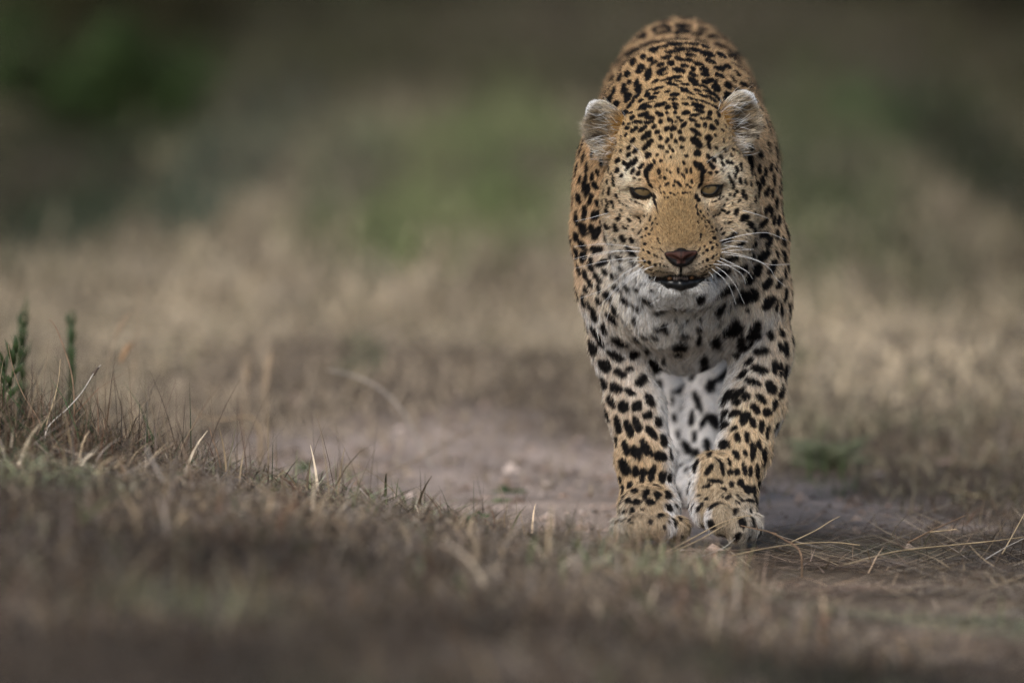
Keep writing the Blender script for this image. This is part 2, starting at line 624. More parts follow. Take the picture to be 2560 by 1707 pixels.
def hit(px, py):
    """where the line of sight through a photo pixel meets the body: used to measure spot positions off the photograph"""
    r = Vector(((px - CX) / F, (CY - py) / F, 1.0)).normalized()
    loc, nor, i, dist = BVH.ray_cast(r * 12.0, r)
    return None if loc is None else (np.array(loc), bn[bf[i][0]])


# ------------------------------------------------------------------ coat: rosettes and spots placed one by one on the skin
SPOTS = [
((1400, 200, 3.92), [   # forehead and crown: x, y, length, width, slant
(858,638,140,60,-45),(1338,612,150,75,45),(866,738,62,62),(1345,722,70,65),(1325,512,120,50,35),(845,548,120,60,-40),(985,568,50,50),(1195,580,60,45,30),(988,655,70,40,15),(1192,663,55,40),
(955,510,60,45,-20),(1048,480,60,50,-40),(1168,510,55,40,50),(1120,475,60,40,70),(1090,488,50,30,90),(1215,440,70,40,-40),(1345,450,60,40,15),(1420,445,60,45,80),(1485,468,70,50,40),(1455,570,70,60,30),
(1520,545,40,25,60),(1455,645,70,35,65),(1525,670,45,30,40),(1092,550,60,30,85),(1050,590,60,32,-70),(1130,600,50,30,60),(1075,660,45,25,80),(1105,690,40,30,60),(1050,705,35,28),(955,738,35,30),
(1235,745,50,30,20),(1215,815,50,25,50),(990,795,45,25,-30),(925,800,55,30,70),(1085,760,30,20,80),(865,880,130,60,-65),(850,950,100,40,70),(1365,850,140,70,50),(1390,925,120,45,100),(735,810,100,45,-50),
(770,915,60,35,-40),(720,890,70,35,-50),(800,850,80,35,-45),(680,850,110,40,-55),(635,820,60,40,50),(570,795,70,40,-50),(605,695,40,30,-45),(670,735,60,35,-50),(740,695,70,40,-50),(678,665,50,40,-50),
(720,595,70,40,-45),(650,540,50,30,-50),(725,490,80,45,-40),(663,475,45,40),(628,435,35,35),(680,435,35,25),(815,480,90,40,-40),(925,460,60,40,-40),(765,418,100,35),(870,418,90,35,-5),
(875,375,100,40,5),(710,375,60,45,-30),(700,330,50,28,-20),(640,330,70,40,-40),(825,342,110,45,-15),(978,340,75,45,25),(1050,325,40,35),(1130,325,40,40),(1235,325,80,45,-10),(1360,312,100,40,20),
(1465,330,60,55,60),(1545,345,70,35,70),(1320,350,90,35,-5),(1300,395,80,35,15),(1390,385,60,25,5),(1455,383,60,35,15),(1155,372,45,35),(1185,403,50,35,-20),(1065,392,50,40,90),(985,410,50,40,80),
(1135,415,35,30),(1100,410,45,25,90),(1530,420,60,30,60),(830,275,140,45,-15),(990,248,120,40,-15),(1055,275,60,45,-30),(1135,245,70,30,15),(1230,245,70,35,10),(1130,280,60,35,45),(1355,258,130,45,18),
(1450,760,80,40,60),(1500,790,70,35,55),(1475,835,90,40,40),(1575,765,60,35,45),(1640,815,60,35,55),(1590,830,60,30,60),(1680,820,40,30,50),(1730,885,80,32,80),(1770,850,70,28,75),(560,895,60,40,-60),(485,880,60,25,95),
(585,790,60,30,-55),(1740,720,50,30,40),(1690,690,55,28,40),(1600,690,60,30,50)]),
((1400, 20, 3.92), [    # nape and neck bars, back
(1125,860,100,40,-5),(905,890,80,35,-15),(860,862,60,40,-30),(1100,765,110,35,10),(1225,760,80,35,10),(1330,765,80,30,15),(1220,820,80,45,5),(1345,820,80,30,20),(960,800,120,35,-15),(935,725,80,35,-20),
(1110,690,150,35,-10),(1310,720,110,50,30),(1000,620,120,50,-25),(1170,615,110,50,12),(1310,660,100,40,20),(1420,660,90,40,10),(1420,735,70,40,25),(1490,720,100,45,10),(1410,610,95,38,8),(1305,605,60,40,30),
(1220,572,80,35,10),(1085,545,70,45),(985,565,80,40,-20),(1045,492,95,40,-8),(1170,505,90,40,20),(1265,520,70,40,20),(920,550,80,35,-35),(890,515,60,50,-20),(820,485,60,50,-60),(800,585,80,55,20),
(770,630,55,45),(720,540,80,50,-70),(640,560,150,50,-40),(865,660,120,70,-70),(665,655,60,60),(590,690,85,45,-70),(520,705,80,50,-60),(685,735,45,45),(750,740,90,40,-60),(625,800,100,45,-75),
(650,830,80,35,-60),(770,800,90,60,-60),(670,890,110,60,-65),(520,850,140,40,-70),(480,920,120,45,-70),(555,955,80,60,-60),(455,830,90,28,-75),(800,920,60,30,-35),(760,870,120,40,-50),(700,950,100,35,-45),
(1565,670,120,40,25),(1530,790,90,65,50),(1640,765,90,50,45),(1660,860,120,45,30),(1630,900,80,50,45),(1745,820,90,40,45),(1780,760,60,40,40),(1450,840,100,35,25),(1520,880,160,40,45),(1480,900,120,30,35),
(1390,870,120,28,25),(1590,595,70,40,10),(1640,580,70,40,20),(1560,600,100,40,15),(1360,555,90,45,20),(1110,905,100,25),(1300,905,110,25,15),(1420,935,160,25,20),(1520,985,120,25,35),(850,945,160,16,-20),
(1010,715,60,20,-15),(1060,735,70,18,-5),(1050,835,60,22,-10),(950,845,70,22,-18),(1160,725,70,18,5),(1180,795,60,18,8),(1280,850,90,20,15),(1020,660,90,20,-15),(870,820,70,22,-30),(1420,780,80,22,25),
(1000,190,170,40,-8),(1195,180,170,40),(1220,120,130,45,5),(1000,250,170,30,-10),(925,220,60,40,90),(1075,215,60,35,90),(1195,235,150,60,-5),(1060,140,110,30,-5),(820,200,120,50,-25),(710,250,120,40,-25),
(800,285,120,60,-20),(1390,215,90,50,10),(1370,155,100,35,10),(1350,265,110,40),(1500,205,120,50,30),(1560,370,100,45,25),(1500,290,120,40,10),(1690,370,100,60,45),(1740,470,90,45,30),(650,350,130,50,-40),
(560,350,90,40,-40),(510,470,100,50,-70),(430,565,90,45,-80),(460,685,110,50,-75),(915,420,80,60,20),(1000,330,200,40,-8),(1180,310,170,34,4),(1120,365,170,40,-4),(1280,360,140,34,8),(1380,330,120,36,14),
(880,350,150,36,-18),(1010,390,120,28,-8),(1200,415,150,40,6),(1330,420,130,40,14),(1440,460,140,44,18),(1100,440,120,34,2),(1420,390,90,30,18),(780,400,110,40,-30),(700,440,120,44,-40),(620,430,90,36,-48),
(1580,470,110,42,26),(1660,500,90,40,32),(1480,530,110,36,22),(1280,470,110,34,12),(740,330,90,30,-30),(590,300,90,36,-42)]),
((1500, 420, 5.88), [   # cheeks, eye lines, bridge of the nose
(115,215,90,35,95),(200,185,150,40,80),(212,250,70,32,85),(145,340,120,45,95),(65,355,90,25,100),(245,410,80,40,70),(110,500,90,30,70),(172,505,60,45,60),(205,570,70,30,80),(115,570,70,30,60),
(110,640,80,45,60),(320,125,60,45,-50),(250,45,70,40,-70),(500,50,100,35,-60),(565,85,70,30,-45),(505,150,50,35,20),(580,165,50,30,30),(135,40,90,30,85),(400,20,60,25,-50),(290,340,120,14,88),
(295,495,60,25,70),(340,530,50,20,60),(295,695,60,35,60),(272,755,80,50,30),(425,765,80,45,40),(310,625,50,28,40),(450,690,40,25,60),(575,735,50,40,60),(610,795,60,35,70),(660,705,50,30,70),
(400,560,40,20,40),(465,485,45,25,35),(525,508,45,28,35),(580,525,40,22,25),(630,545,45,20,35),(360,875,100,35,35),(490,910,50,28,40),(410,850,40,25,30),(750,745,90,25,-70),(770,820,60,22,-65),
(690,895,50,35,-60),(600,945,110,30,-50),(575,970,50,25,-40),(630,1020,35,30),(728,975,40,35),(675,1005,35,25),(670,1125,55,45),(765,905,60,20,-60),(825,745,40,18,-60),(845,830,40,15,-60),
(848,1040,40,25,60),(865,1080,30,20,60),(885,1110,40,25,30),(865,60,110,45,80),(885,135,70,40,100),(955,150,70,55,45),(980,245,80,45,-40),(882,285,60,25,95),(1035,65,50,30,60),(985,30,50,30,90),
(1150,45,90,35,85),(1270,45,80,40,75),(1335,40,90,40,85),(1220,115,110,40,55),(1100,195,60,25,80),(1165,245,110,45,50),(1085,265,45,35),(1345,200,70,40,80),(1275,250,60,40,20),(1325,288,50,35,30),
(950,365,60,28,60),(905,375,40,20,60),(1045,375,45,30,30),(1090,395,60,28,45),(1215,375,40,35),(1250,370,40,30),(1145,375,25,20),(1280,375,30,22),(1320,365,30,20),(955,437,28,25),
(1000,440,45,28,-60),(1185,475,25,15),(1130,465,25,15),(1120,515,25,15),(685,100,200,55,80),(710,215,110,30,60),(720,20,100,60,-30),(1500,100,160,60,95),(1480,30,120,60,60),
(1615,75,70,45,20),(1715,65,60,40,10),(1650,10,70,40,20),(1970,120,90,40,65),(1888,110,70,28,80),(1912,175,90,45,75),(1952,260,120,45,85),(2060,190,120,50,80),(2130,215,110,38,75),(2010,40,90,35,80),
(2070,30,70,25,80),(2205,60,170,60,92),(2260,160,140,50,105),(2330,40,100,40,80),(2005,340,80,60,80),(1978,400,70,45,100),(1905,400,55,40,95),(2095,365,90,55,80),(2095,415,60,35,80),(2140,440,90,38,95),
(2040,490,70,40,-50),(1950,520,45,25,80),(1860,465,40,28,60),(1805,430,45,22,-30),(1750,465,45,30,-20),(1700,490,45,30,-15),(1645,500,45,28,-15),(1825,540,45,35,10),(1775,605,50,35,30),(1835,625,40,20),
(1740,675,70,35,-30),(1885,658,65,40,-20),(2010,640,120,75,-70),(1690,705,50,25,-20),(1650,730,45,35,60),(1910,800,110,40,-30),(1830,815,40,25,60),(1475,645,45,25,60),(1435,680,60,28,60),(1525,720,60,25,50),
(1585,795,70,25,50),(1490,745,40,22,50),(1540,800,50,20,55),(1440,800,50,18,50),(1550,860,45,20,45),(1635,870,50,25,60),(1645,940,50,25,20),(1700,910,60,28,50),(1770,905,50,25,-40),(1795,970,80,35,-30),
(1480,980,45,40),(1475,1020,35,28),(1465,1070,35,22,100),(1675,1035,60,50),(1625,1100,45,35,-20),(1545,1155,40,25,-20),(1940,995,190,55,-35),(1780,1095,170,45,-32),(2300,345,160,85,105),(2265,465,110,60,110),
(2125,740,130,70,-30),(2180,810,80,55,60),(2300,670,90,50,-50),(2150,925,50,25,25),(2245,930,70,55,60),(45,815,100,60,40),(115,860,80,60,50),(235,870,90,45,70),(110,1060,120,80,50),(345,1035,120,50,50),(475,1055,90,50,55),(240,1055,60,35,40),
# tear lines and the dark skin round the eyes
(805,485,150,40,68),(790,420,100,60,60),(1415,430,110,70,100),(1440,475,75,60),(705,190,130,42,64),(745,262,80,42,58),(1500,180,120,46,100),(1470,250,90,42,112),(835,575,70,24,72),(1412,560,80,24,96),(850,640,60,18,75),(1425,630,60,18,80),(600,420,260,50,22),(690,445,130,50,10),(470,330,110,40,50),(1690,390,150,44,-28),(1560,425,150,52,-5),(1785,290,100,40,-55),(830,560,60,16,70),(1415,550,70,16,95)]),
((1560, 560, 7.84), [   # muzzle: whisker rows, lips
(390,520,60,40,50),(485,560,80,50,50),(590,610,70,30,60),(645,640,50,25,60),(735,672,40,22,30),(425,400,60,50),(555,470,45,35),(365,260,60,40),(500,205,50,38),(430,240,40,28,-60),
(715,385,40,28,40),(385,690,60,25,40),(420,730,70,45,60),(500,750,80,50,50),(610,795,70,45,40),(705,805,60,30,80),(780,815,60,28,40),(850,830,45,22,20),(520,890,90,28,25),(650,915,60,25,10),
(720,925,60,25,20),(780,935,40,18,10),(840,940,40,18),(930,935,50,16,-5),(570,960,120,25,25),(1505,212,60,50,20),(1500,265,40,32),(1765,285,80,62),(1695,368,55,40,-20),(1590,440,40,35),
(1720,480,90,50,100),(1810,425,80,50,80),(1632,515,65,55),(1550,578,50,40,-20),(1478,620,40,28),(1740,650,80,38,-60),(1815,600,50,30,-40),(1630,700,70,50,-50),(1545,740,60,35,-50),(1470,775,40,25,-40),
(1410,800,45,22,-30),(1690,800,60,30,-30),(1610,830,60,30,-30),(1525,865,45,30,-30),(1455,895,40,20,-30),(1390,915,60,18,-20),(1300,930,60,16,-5),(1790,740,60,28,-40),(1640,880,120,22,-20),(1560,930,100,22,-25),(1340,850,40,16,-10),
(1115,870,190,46,90),(740,520,120,20,50),(1480,490,130,22,-62),(1110,970,100,70,90),(620,1010,140,60,25),(1570,980,140,60,-25),(930,680,170,60,35),(1290,670,170,60,-35)]),
((1400, 400, 3.92), [   # throat, shoulders
(165,110,140,40,110),(235,270,110,40,100),(350,255,90,55,50),(190,380,110,55,70),(310,385,110,40,105),(275,310,120,45,100),(375,430,90,45,70),(248,525,140,45,95),(355,540,100,80,-60),(165,585,130,45,85),
(160,755,90,50,80),(235,680,130,80,70),(320,690,120,55,70),(375,710,110,50,105),(345,755,80,60),(420,620,60,45,60),(465,650,70,50,50),(550,665,80,45,70),(475,790,80,60,60),(235,850,110,60,50),
(345,885,80,60,80),(400,880,70,60,-40),(230,960,120,60,90),(165,920,110,45,80),(510,945,60,60),(310,1000,90,45,80),(190,1085,110,50,70),(250,1125,110,40,75),(310,1060,90,50,60),(410,1020,110,55,-30),
(375,1160,110,55,50),(450,1110,80,45,60),(530,1150,80,50,60),(300,1220,100,45,60),(240,1390,120,50,80),(265,1280,80,40,60),(385,1270,90,40,70),(290,1430,90,30,80),(335,1490,100,40,65),(390,1390,90,50,60),
(480,1340,110,60,50),(590,1270,110,60,40),(680,1230,100,55,40),(770,1250,80,35,40),(660,1380,110,60,40),(760,1430,120,60,45),(560,1480,140,55,50),(890,1360,150,75,30),(1000,1460,130,50,-20),(500,1540,120,50,50),
(620,770,90,45,60),(710,790,60,45,60),(700,900,120,45,50),(590,950,80,40,50),(720,1010,90,35,50),(620,1050,80,40,60),(1855,70,190,55,92),(1925,310,170,70,105),(2025,315,110,45,110),(1985,205,90,40,80),
(2075,330,100,35,95),(2115,430,130,40,95),(2020,490,90,50,110),(1925,525,80,50,70),(1890,690,60,50,50),(1980,630,110,50,-50),(2065,520,100,35,95),(2095,590,120,35,95),(2140,600,100,35,90),(1800,565,80,60,60),
(1860,640,90,55,55),(1995,740,90,70,-30),(2040,810,120,60,110),(2180,800,100,45,80),(2120,735,100,40,95),(1890,840,80,55,-60),(1770,820,90,50,-30),(1670,960,120,60,-20),(1860,960,90,80,-20),(2005,940,130,80,-40),
(2080,1050,130,60,-70),(2190,950,120,40,80),(1935,1085,110,75,75),(1770,1060,130,80,-20),(1580,1110,150,70,-30),(1830,1165,120,110,30),(2030,1220,110,75,-60),(2140,1210,110,50,110),(2200,1110,110,35,85),(1590,1270,240,70,-25),
(1815,1345,260,120,-15),(2045,1400,160,80,-50),(2205,1330,130,40,100),(2115,1430,110,35,95),(2160,1470,120,35,90),(1555,1440,190,80,-60),(1365,1350,100,60,-70),(1680,1650,190,130,-30),(1885,1685,200,90,-65),(1830,1475,35,35),
(2230,1080,100,35,85),(2240,1450,100,30,90),(200,200,90,35,100),(260,190,90,35,95),(320,170,80,35,95),(375,130,70,35,80),(265,80,110,40,95),(1900,190,90,40,80),(1950,90,90,35,85),(2010,120,90,35,90),(2090,200,110,35,92),(2140,300,110,30,92),(2060,80,80,30,88),(2110,80,90,30,90)]),
((1400, 700, 3.92), [   # breast and fore legs
(250,430,170,60,75),(350,510,130,50,60),(410,610,120,50,65),(345,350,110,60,70),(540,390,120,50,55),(440,480,100,45,65),(600,600,160,70,25),(760,570,60,60),(845,620,110,45,50),(320,670,150,70,75),
(540,740,170,75,35),(730,730,120,90,-60),(435,840,140,85,60),(590,920,130,75,35),(685,880,70,55,-20),(800,990,130,90,-50),(350,930,280,45,75),(430,1010,130,60,65),(545,1060,120,80,50),(690,1105,110,60,30),
(625,1250,120,95,70),(505,1200,120,60,65),(755,1240,100,80,-60),(880,1190,150,70,60),(460,1290,200,50,68),(860,1330,100,70,-20),(1000,450,120,60,-25),(1050,490,60,50),(1175,640,170,110,-5),(940,840,170,90,75),
(1410,830,190,85,80),(1505,590,140,100,60),(1590,510,90,60,60),(990,640,70,35,90),(1350,580,90,50,-80),(1025,780,70,35,90),(1190,1080,110,60,-30),(1480,1040,130,90,90),(1345,1190,200,60,75),(1100,1190,80,40,90),
(1760,610,110,90,-70),(1840,640,140,50,-50),(1970,700,140,80,-10),(1920,550,90,55,-20),(2050,540,110,60,60),(1850,810,110,50,-45),(1620,920,180,60,-50),(1950,880,150,75,15),(1790,935,140,50,-50),(1890,1005,140,60,15),
(2100,870,130,60,80),(2060,1060,140,80,65),(2150,660,110,40,80),(2170,520,90,50,80),(2210,700,150,50,85),(2150,890,140,35,95),(2170,1100,150,45,100),(2200,930,200,40,95),(1740,1120,150,60,-40),(1630,1170,190,60,-60),
(1825,1145,80,75),(1970,1170,130,55,45),(1735,1205,80,55,-30),(1910,1260,120,60,50),(1710,1310,120,65,-30),(1815,1355,130,80,-65),(2025,1305,90,80,60),(2105,1230,110,45,95),(1610,1330,130,50,-55),(1250,1250,1,1)]),
((1400, 1000, 3.92), [  # lower legs and paws
(535,420,180,45,80),(570,250,160,60,75),(680,290,150,75,75),(760,250,150,75,70),(900,330,150,60,50),(960,220,100,60,75),(1020,400,120,50,75),(645,470,130,60,75),(745,520,150,90,60),(840,480,170,80,65),
(985,555,120,85,15),(1080,530,120,30,85),(630,660,160,80,65),(740,700,110,50,80),(815,745,130,60,100),(900,725,150,60,100),(1000,760,120,65,95),(1070,770,90,35,90),(600,780,70,30,90),(685,835,70,50,-70),
(730,890,70,55,-20),(840,910,100,60,-60),(955,930,85,65,60),(1060,930,80,60,80),(1140,870,60,40,60),(620,900,120,30,90),(665,990,60,45,-60),(755,1000,100,55),(880,1000,100,55,10),(1190,1000,110,45,60),
(1070,1060,80,50,70),(1140,1045,45,25,60),(710,1095,70,30,-50),(810,1070,40,25),(695,1165,100,22,-45),(705,1205,35,25),(630,1100,60,25,-20),(550,1195,60,22,-50),(1180,1160,50,30,50),(890,1200,50,35,80),
(1070,1200,40,25,60),(640,1180,60,22,-40),(510,1205,40,18,-50),(1020,1250,50,30,80),(1120,180,80,50,80),(1160,340,90,50,75),(1155,540,80,50,80),(1240,470,140,70,65),(1330,570,100,90,70),(1315,360,110,50,100),
(1440,470,170,70,85),(1410,210,150,60,-60),(1510,210,150,90,60),(1290,190,150,50,95),(1235,680,80,35,-65),(1280,740,45,30,-30),(1610,260,100,70,-45),(1700,285,80,45,-35),(1740,370,90,55,75),(1835,365,110,50,80),
(1890,500,150,55,85),(1605,445,100,75,-20),(1730,540,90,55,60),(1815,515,70,40,75),(1890,230,90,60,60),(1970,270,130,50,95),(1950,440,100,45,80),(2030,320,130,30,95),(2000,560,170,40,95),(1655,610,80,35,75),(1665,710,55,50),
(1735,710,60,60),(1805,680,110,40,80),(1865,705,100,40,85),(1930,700,150,40,90),(1465,680,120,45,-60),(1590,680,150,34,80),(1490,790,80,40,10),(1570,800,60,40,30),(1440,845,90,35,-15),(1685,830,60,50,60),
(1775,820,90,60,75),(1840,880,80,65,60),(1895,880,80,40,75),(1650,955,60,40,-45),(1605,870,60,28,30),(1590,945,40,25,70),(1745,940,60,25,40),(1860,990,80,35,10),(1790,980,60,25,30),(1740,1000,60,22,30),
(1360,940,35,22),(1430,970,45,25,-10),(1870,1090,50,25,70),(1930,1030,60,25,75),(1560,600,110,20,40)]),
]

SPC, SPA, SPB, SPR, SPN = [], [], [], [], []        # centre, major and minor half axes, reach


def add_spot_px(px, py, ln, wd, ang):
    h = hit(px, py)
    if h is None: return
    c, n = h
    ray = c / np.linalg.norm(c)
    pix = c[2] / F
    a = math.radians(ang)
    cosv = max(.22 if (c[2] - DIST > .12 or (n[1] > .4 and py < 330)) else 0.42, -(n @ ray))
    e_perp = np.cross(n, ray)
    if np.linalg.norm(e_perp) < 1e-3: e_perp = np.array([1.0, 0, 0])
    e_perp /= np.linalg.norm(e_perp)                 # lies in the skin and across the view
    e_slope = np.cross(e_perp, n); e_slope /= np.linalg.norm(e_slope)
    g_perp = e_perp[:2] / np.linalg.norm(e_perp[:2])
    g_slope = np.array([-g_perp[1], g_perp[0]])
    if g_slope @ e_slope[:2] < 0: g_slope = -g_slope
    def plane(dx, dy, half):
        v = np.array([dx, -dy]) * half * pix
        return (v @ g_perp) * e_perp + (v @ g_slope) / cosv * e_slope
    A = plane(math.cos(a), math.sin(a), ln / 2 * (1.11 if c[2] - DIST < -.09 else 1.20))
    Bq = plane(-math.sin(a), math.cos(a), wd / 2 * (1.16 if c[2] - DIST < -.09 else 1.24))
    SPN.append(n)
    SPC.append(c); SPA.append(A); SPB.append(Bq)
    SPR.append(max(np.linalg.norm(A), np.linalg.norm(Bq)))


for (ox, oy, sc), rows in SPOTS:
    for s in rows:
        add_spot_px(ox + s[0] / sc, oy + s[1] / sc, s[2] / sc, s[3] / sc, s[4] if len(s) > 4 else 0)


def region(c, names):
    pass


HEADC = Pd(1555, 460, -.12)
NOSE = P(1703, 630, -.24)
MIDX = Pd(1566, 700, 0)[0]

# even fill where the photograph does not show the coat (flanks, back, hind quarters) and gaps in view
tri_c = bv[bf].mean(1)
tri_n = bn[bf[:, 0]]
tri_a = np.linalg.norm(np.cross(bv[bf[:, 2]] - bv[bf[:, 0]], bv[bf[:, 3]] - bv[bf[:, 1]]), axis=1) * 0.5
cand = rng.choice(len(bf), 30000, p=tri_a / tri_a.sum())
grid = {}
CELL = 0.05


def gkey(c): return tuple(np.floor(c / CELL).astype(int))


for i, c in enumerate(SPC):
    grid.setdefault(gkey(c), []).append(i)
NPHOTO = len(SPC)
for ci in cand:
    c, n = tri_c[ci], tri_n[ci]
    w = c[2] - DIST
    d_head = np.linalg.norm((c - HEADC) * np.array([1, .8, 1]))
    qx, qy = CX + c[0] / c[2] * F, CY - c[1] / c[2] * F
    if 1640 < qx < 1765 and 440 < qy < 760 and w < -.1: continue          # plain bridge of the nose and lips
    if w < -.12 and (1575 < qx < 1645 or 1730 < qx < 1815) and 440 < qy < 520: continue
    facing = -(n @ c) / np.linalg.norm(c)
    z = to_world(c)[2]
    if d_head < 0.13 and n[2] < -0.1:
        gap, L0, W0 = 0.0042, 0.0038, 0.0026
    elif w > -.10 and n[1] > .35 and z > .4:
        gap, L0, W0 = (.0016, .0085, .0055) if w < .2 else (.0012, .0170, .0115)
    elif w < 0.12 and facing > 0.25 and z > 0.03: 
        gap = 0.0048
        L0, W0 = 0.0085, 0.0055
    elif z < 0.05:
        gap, L0, W0 = 0.006, 0.007, 0.004
    elif w > 0.15:
        gap, L0, W0 = 0.002, 0.0155, 0.0100
    else:
        gap, L0, W0 = 0.0034, 0.013, 0.0078
    L = L0 * rng.uniform(.7, 1.25)
    W = W0 * rng.uniform(.75, 1.25)
    key = gkey(c)
    bad = False
    for dx in (-1, 0, 1):
        for dy in (-1, 0, 1):
            for dz in (-1, 0, 1):
                for j in grid.get((key[0] + dx, key[1] + dy, key[2] + dz), ()):
                    if np.linalg.norm(SPC[j] - c) < SPR[j] * 0.85 + (L + W) * 0.5 + gap:
                        bad = True; break
                if bad: break
            if bad: break
        if bad: break
    if bad: continue
    if n[1] > 0.35 and z > .4:
        m = np.array([1.0, 0, 0.2 * rng.normal()])                   # bars across the back
    elif w > .12:
        m = np.array([0.0, 1.0, .9 * rng.normal()])
    else:
        m = np.array([0.35 * rng.normal(), -1.0, .25 * rng.normal()])
    m = m - n * (n @ m); m /= np.linalg.norm(m) + 1e-9
    b = np.cross(n, m)
    grid.setdefault(key, []).append(len(SPC))
    SPC.append(c); SPA.append(m * L); SPB.append(b * W); SPR.append(max(L, W)); SPN.append(n)
SPC, SPA, SPB, SPR, SPN = map(np.array, (SPC, SPA, SPB, SPR, SPN))
edge_noise = Waves(330, 3)
edge_noise2 = Waves(900, 4)


def spot_value(p):
    """1 inside a spot, 0 outside, for many points"""
    out = np.zeros(len(p))
    cell = 0.03
    k = np.floor(p / cell).astype(np.int64)
    off = k.min(0)
    k -= off
    dim = k.max(0) + 1
    code = (k[:, 0] * dim[1] + k[:, 1]) * dim[2] + k[:, 2]
    order = np.argsort(code, kind='stable')
    sc = code[order]
    en = 0.11 * edge_noise(p) + 0.05 * edge_noise2(p)
    for c, A, Bq, R, nn in zip(SPC, SPA, SPB, SPR, SPN):
        lo = np.floor((c - R * 1.5) / cell).astype(int) - off
        hi = np.floor((c + R * 1.5) / cell).astype(int) - off
        lo = np.maximum(lo, 0); hi = np.minimum(hi, dim - 1)
        if (lo > hi).any(): continue
        for i in range(lo[0], hi[0] + 1):
            for j in range(lo[1], hi[1] + 1):
                s = np.searchsorted(sc, (i * dim[1] + j) * dim[2] + lo[2], 'left')
                e = np.searchsorted(sc, (i * dim[1] + j) * dim[2] + hi[2], 'right')
                if s == e: continue
                idx = order[s:e]
                q = p[idx] - c
                la, lb = A @ A, Bq @ Bq
                ab = A @ Bq
                det = la * lb - ab * ab
                if det < 1e-16: continue
                qa, qb = q @ A, q @ Bq
                al = (qa * lb - qb * ab) / det
                be = (qb * la - qa * ab) / det
                off_n = np.abs(q @ nn) / max(R, .008)
                r = (np.abs(al) ** 2.3 + np.abs(be) ** 2.3) ** (1 / 2.3) + en[idx] * 0.8 + np.maximum(off_n - .8, 0)
                out[idx] = np.maximum(out[idx], 1 - smoothstep(0.88, 1.10, r))
    return out


# base colours (albedo), each with a centre and a reach
TONES = [
    (Pz(1566, .62, .15), .14, (.46, .285, .125)), (Pz(1566, .64, .55), .22, (.43, .27, .13)), (Pz(1566, .64, .9), .2, (.43, .27, .13)),
    (Pd(1390, 450, .03), .07, (.52, .33, .165)), (Pd(1740, 450, .03), .07, (.54, .38, .22)),
    (Pd(1380, 650, .03), .07, (.54, .35, .18)), (Pd(1770, 640, .0), .06, (.55, .40, .24)),
    (Pd(1440, 880, -.02), .06, (.54, .36, .18)), (Pd(1480, 1040, -.03), .06, (.53, .36, .185)), (Pd(1740, 880, -.03), .06, (.55, .40, .23)), (Pd(1710, 1030, -.06), .05, (.55, .40, .23)),
    (Pd(1490, 1200, -.07), .04, (.32, .24, .155)), (Pd(1670, 1185, -.1), .04, (.30, .235, .155)), (Pd(1735, 1215, -.09), .02, (.48, .45, .41)), (Pd(1415, 1215, -.06), .02, (.46, .44, .39)),
    (Pd(1550, 250, -.1), .05, (.50, .32, .135)), (Pd(1550, 335, -.18), .04, (.49, .335, .160)), (Pd(1550, 390, -.19), .025, (.60, .46, .27)),
    (Pd(1552, 425, -.2), .018, (.46, .25, .075)), (Pd(1505, 402, -.19), .012, (.46, .24, .07)), (Pd(1610, 400, -.19), .012, (.46, .24, .07)),
    (Pd(1470, 410, -.17), .015, (.78, .68, .52)), (Pd(1650, 404, -.17), .015, (.78, .68, .52)), (Pd(1546, 275, -.14), .009, (.34, .19, .065)), (Pd(1548, 315, -.165), .008, (.34, .19, .065)),
    (Pd(1558, 470, -.205), .022, (.33, .21, .086)), (Pd(1560, 510, -.22), .024, (.26, .165, .068)), (Pd(1562, 550, -.235), .025, (.23, .146, .062)), (Pd(1500, 560, -.21), .016, (.40, .25, .11)), (Pd(1620, 555, -.21), .016, (.38, .24, .105)),
    (Pd(1508, 474, -.19), .008, (.78, .66, .48)), (Pd(1598, 470, -.19), .008, (.78, .66, .48)), (Pd(1466, 468, -.17), .009, (.70, .58, .42)), (Pd(1645, 460, -.17), .009, (.70, .58, .42)),
    (Pd(1480, 480, -.18), .02, (.46, .30, .145)), (Pd(1640, 475, -.18), .02, (.48, .32, .16)),
    (Pd(1420, 450, -.14), .035, (.51, .36, .195)), (Pd(1690, 445, -.14), .035, (.51, .375, .215)),
    (Pd(1465, 510, -.16), .025, (.60, .48, .33)), (Pd(1665, 510, -.16), .025, (.60, .49, .35)),
    (Pd(1500, 605, -.225), .014, (.46, .32, .165)), (Pd(1625, 600, -.225), .014, (.47, .33, .175)), (Pd(1540, 615, -.24), .010, (.60, .50, .37)), (Pd(1590, 615, -.24), .010, (.60, .51, .40)),
    (Pd(1563, 665, -.2), .022, (.72, .70, .67)), (Pd(1540, 710, -.11), .05, (.70, .68, .66)), (Pd(1470, 640, -.1), .04, (.68, .65, .62)), (Pd(1440, 600, -.08), .03, (.64, .58, .50)),
    (Pd(1650, 640, -.08), .04, (.60, .53, .45)), (Pd(1690, 600, -.05), .04, (.58, .45, .31)), (Pd(1545, 790, -.0), .07, (.70, .67, .66)), (Pd(1600, 880, .1), .06, (.70, .66, .65)),
    (Pd(1420, 730, -.05), .03, (.56, .45, .30)), (Pd(1730, 700, -.05), .04, (.58, .47, .33)), (Pd(1690, 800, -.03), .03, (.68, .65, .63)), (Pd(1510, 860, .02), .04, (.68, .66, .65)),
    (Pz(1566, .30, .4), .13, (.70, .66, .62)), (Pz(1590, .15, .7), .10, (.68, .63, .58)), (Pz(1545, .15, .85), .10, (.66, .61, .57)),
]
TC = np.array([t[0] for t in TONES]); TS = np.array([t[1] for t in TONES]); TV = np.array([t[2] for t in TONES])
TV = TV * .89 + TV.mean(1, keepdims=True) * .13
TV = np.where(TV.min(1, keepdims=True) > .5, TV * 1.18, TV)


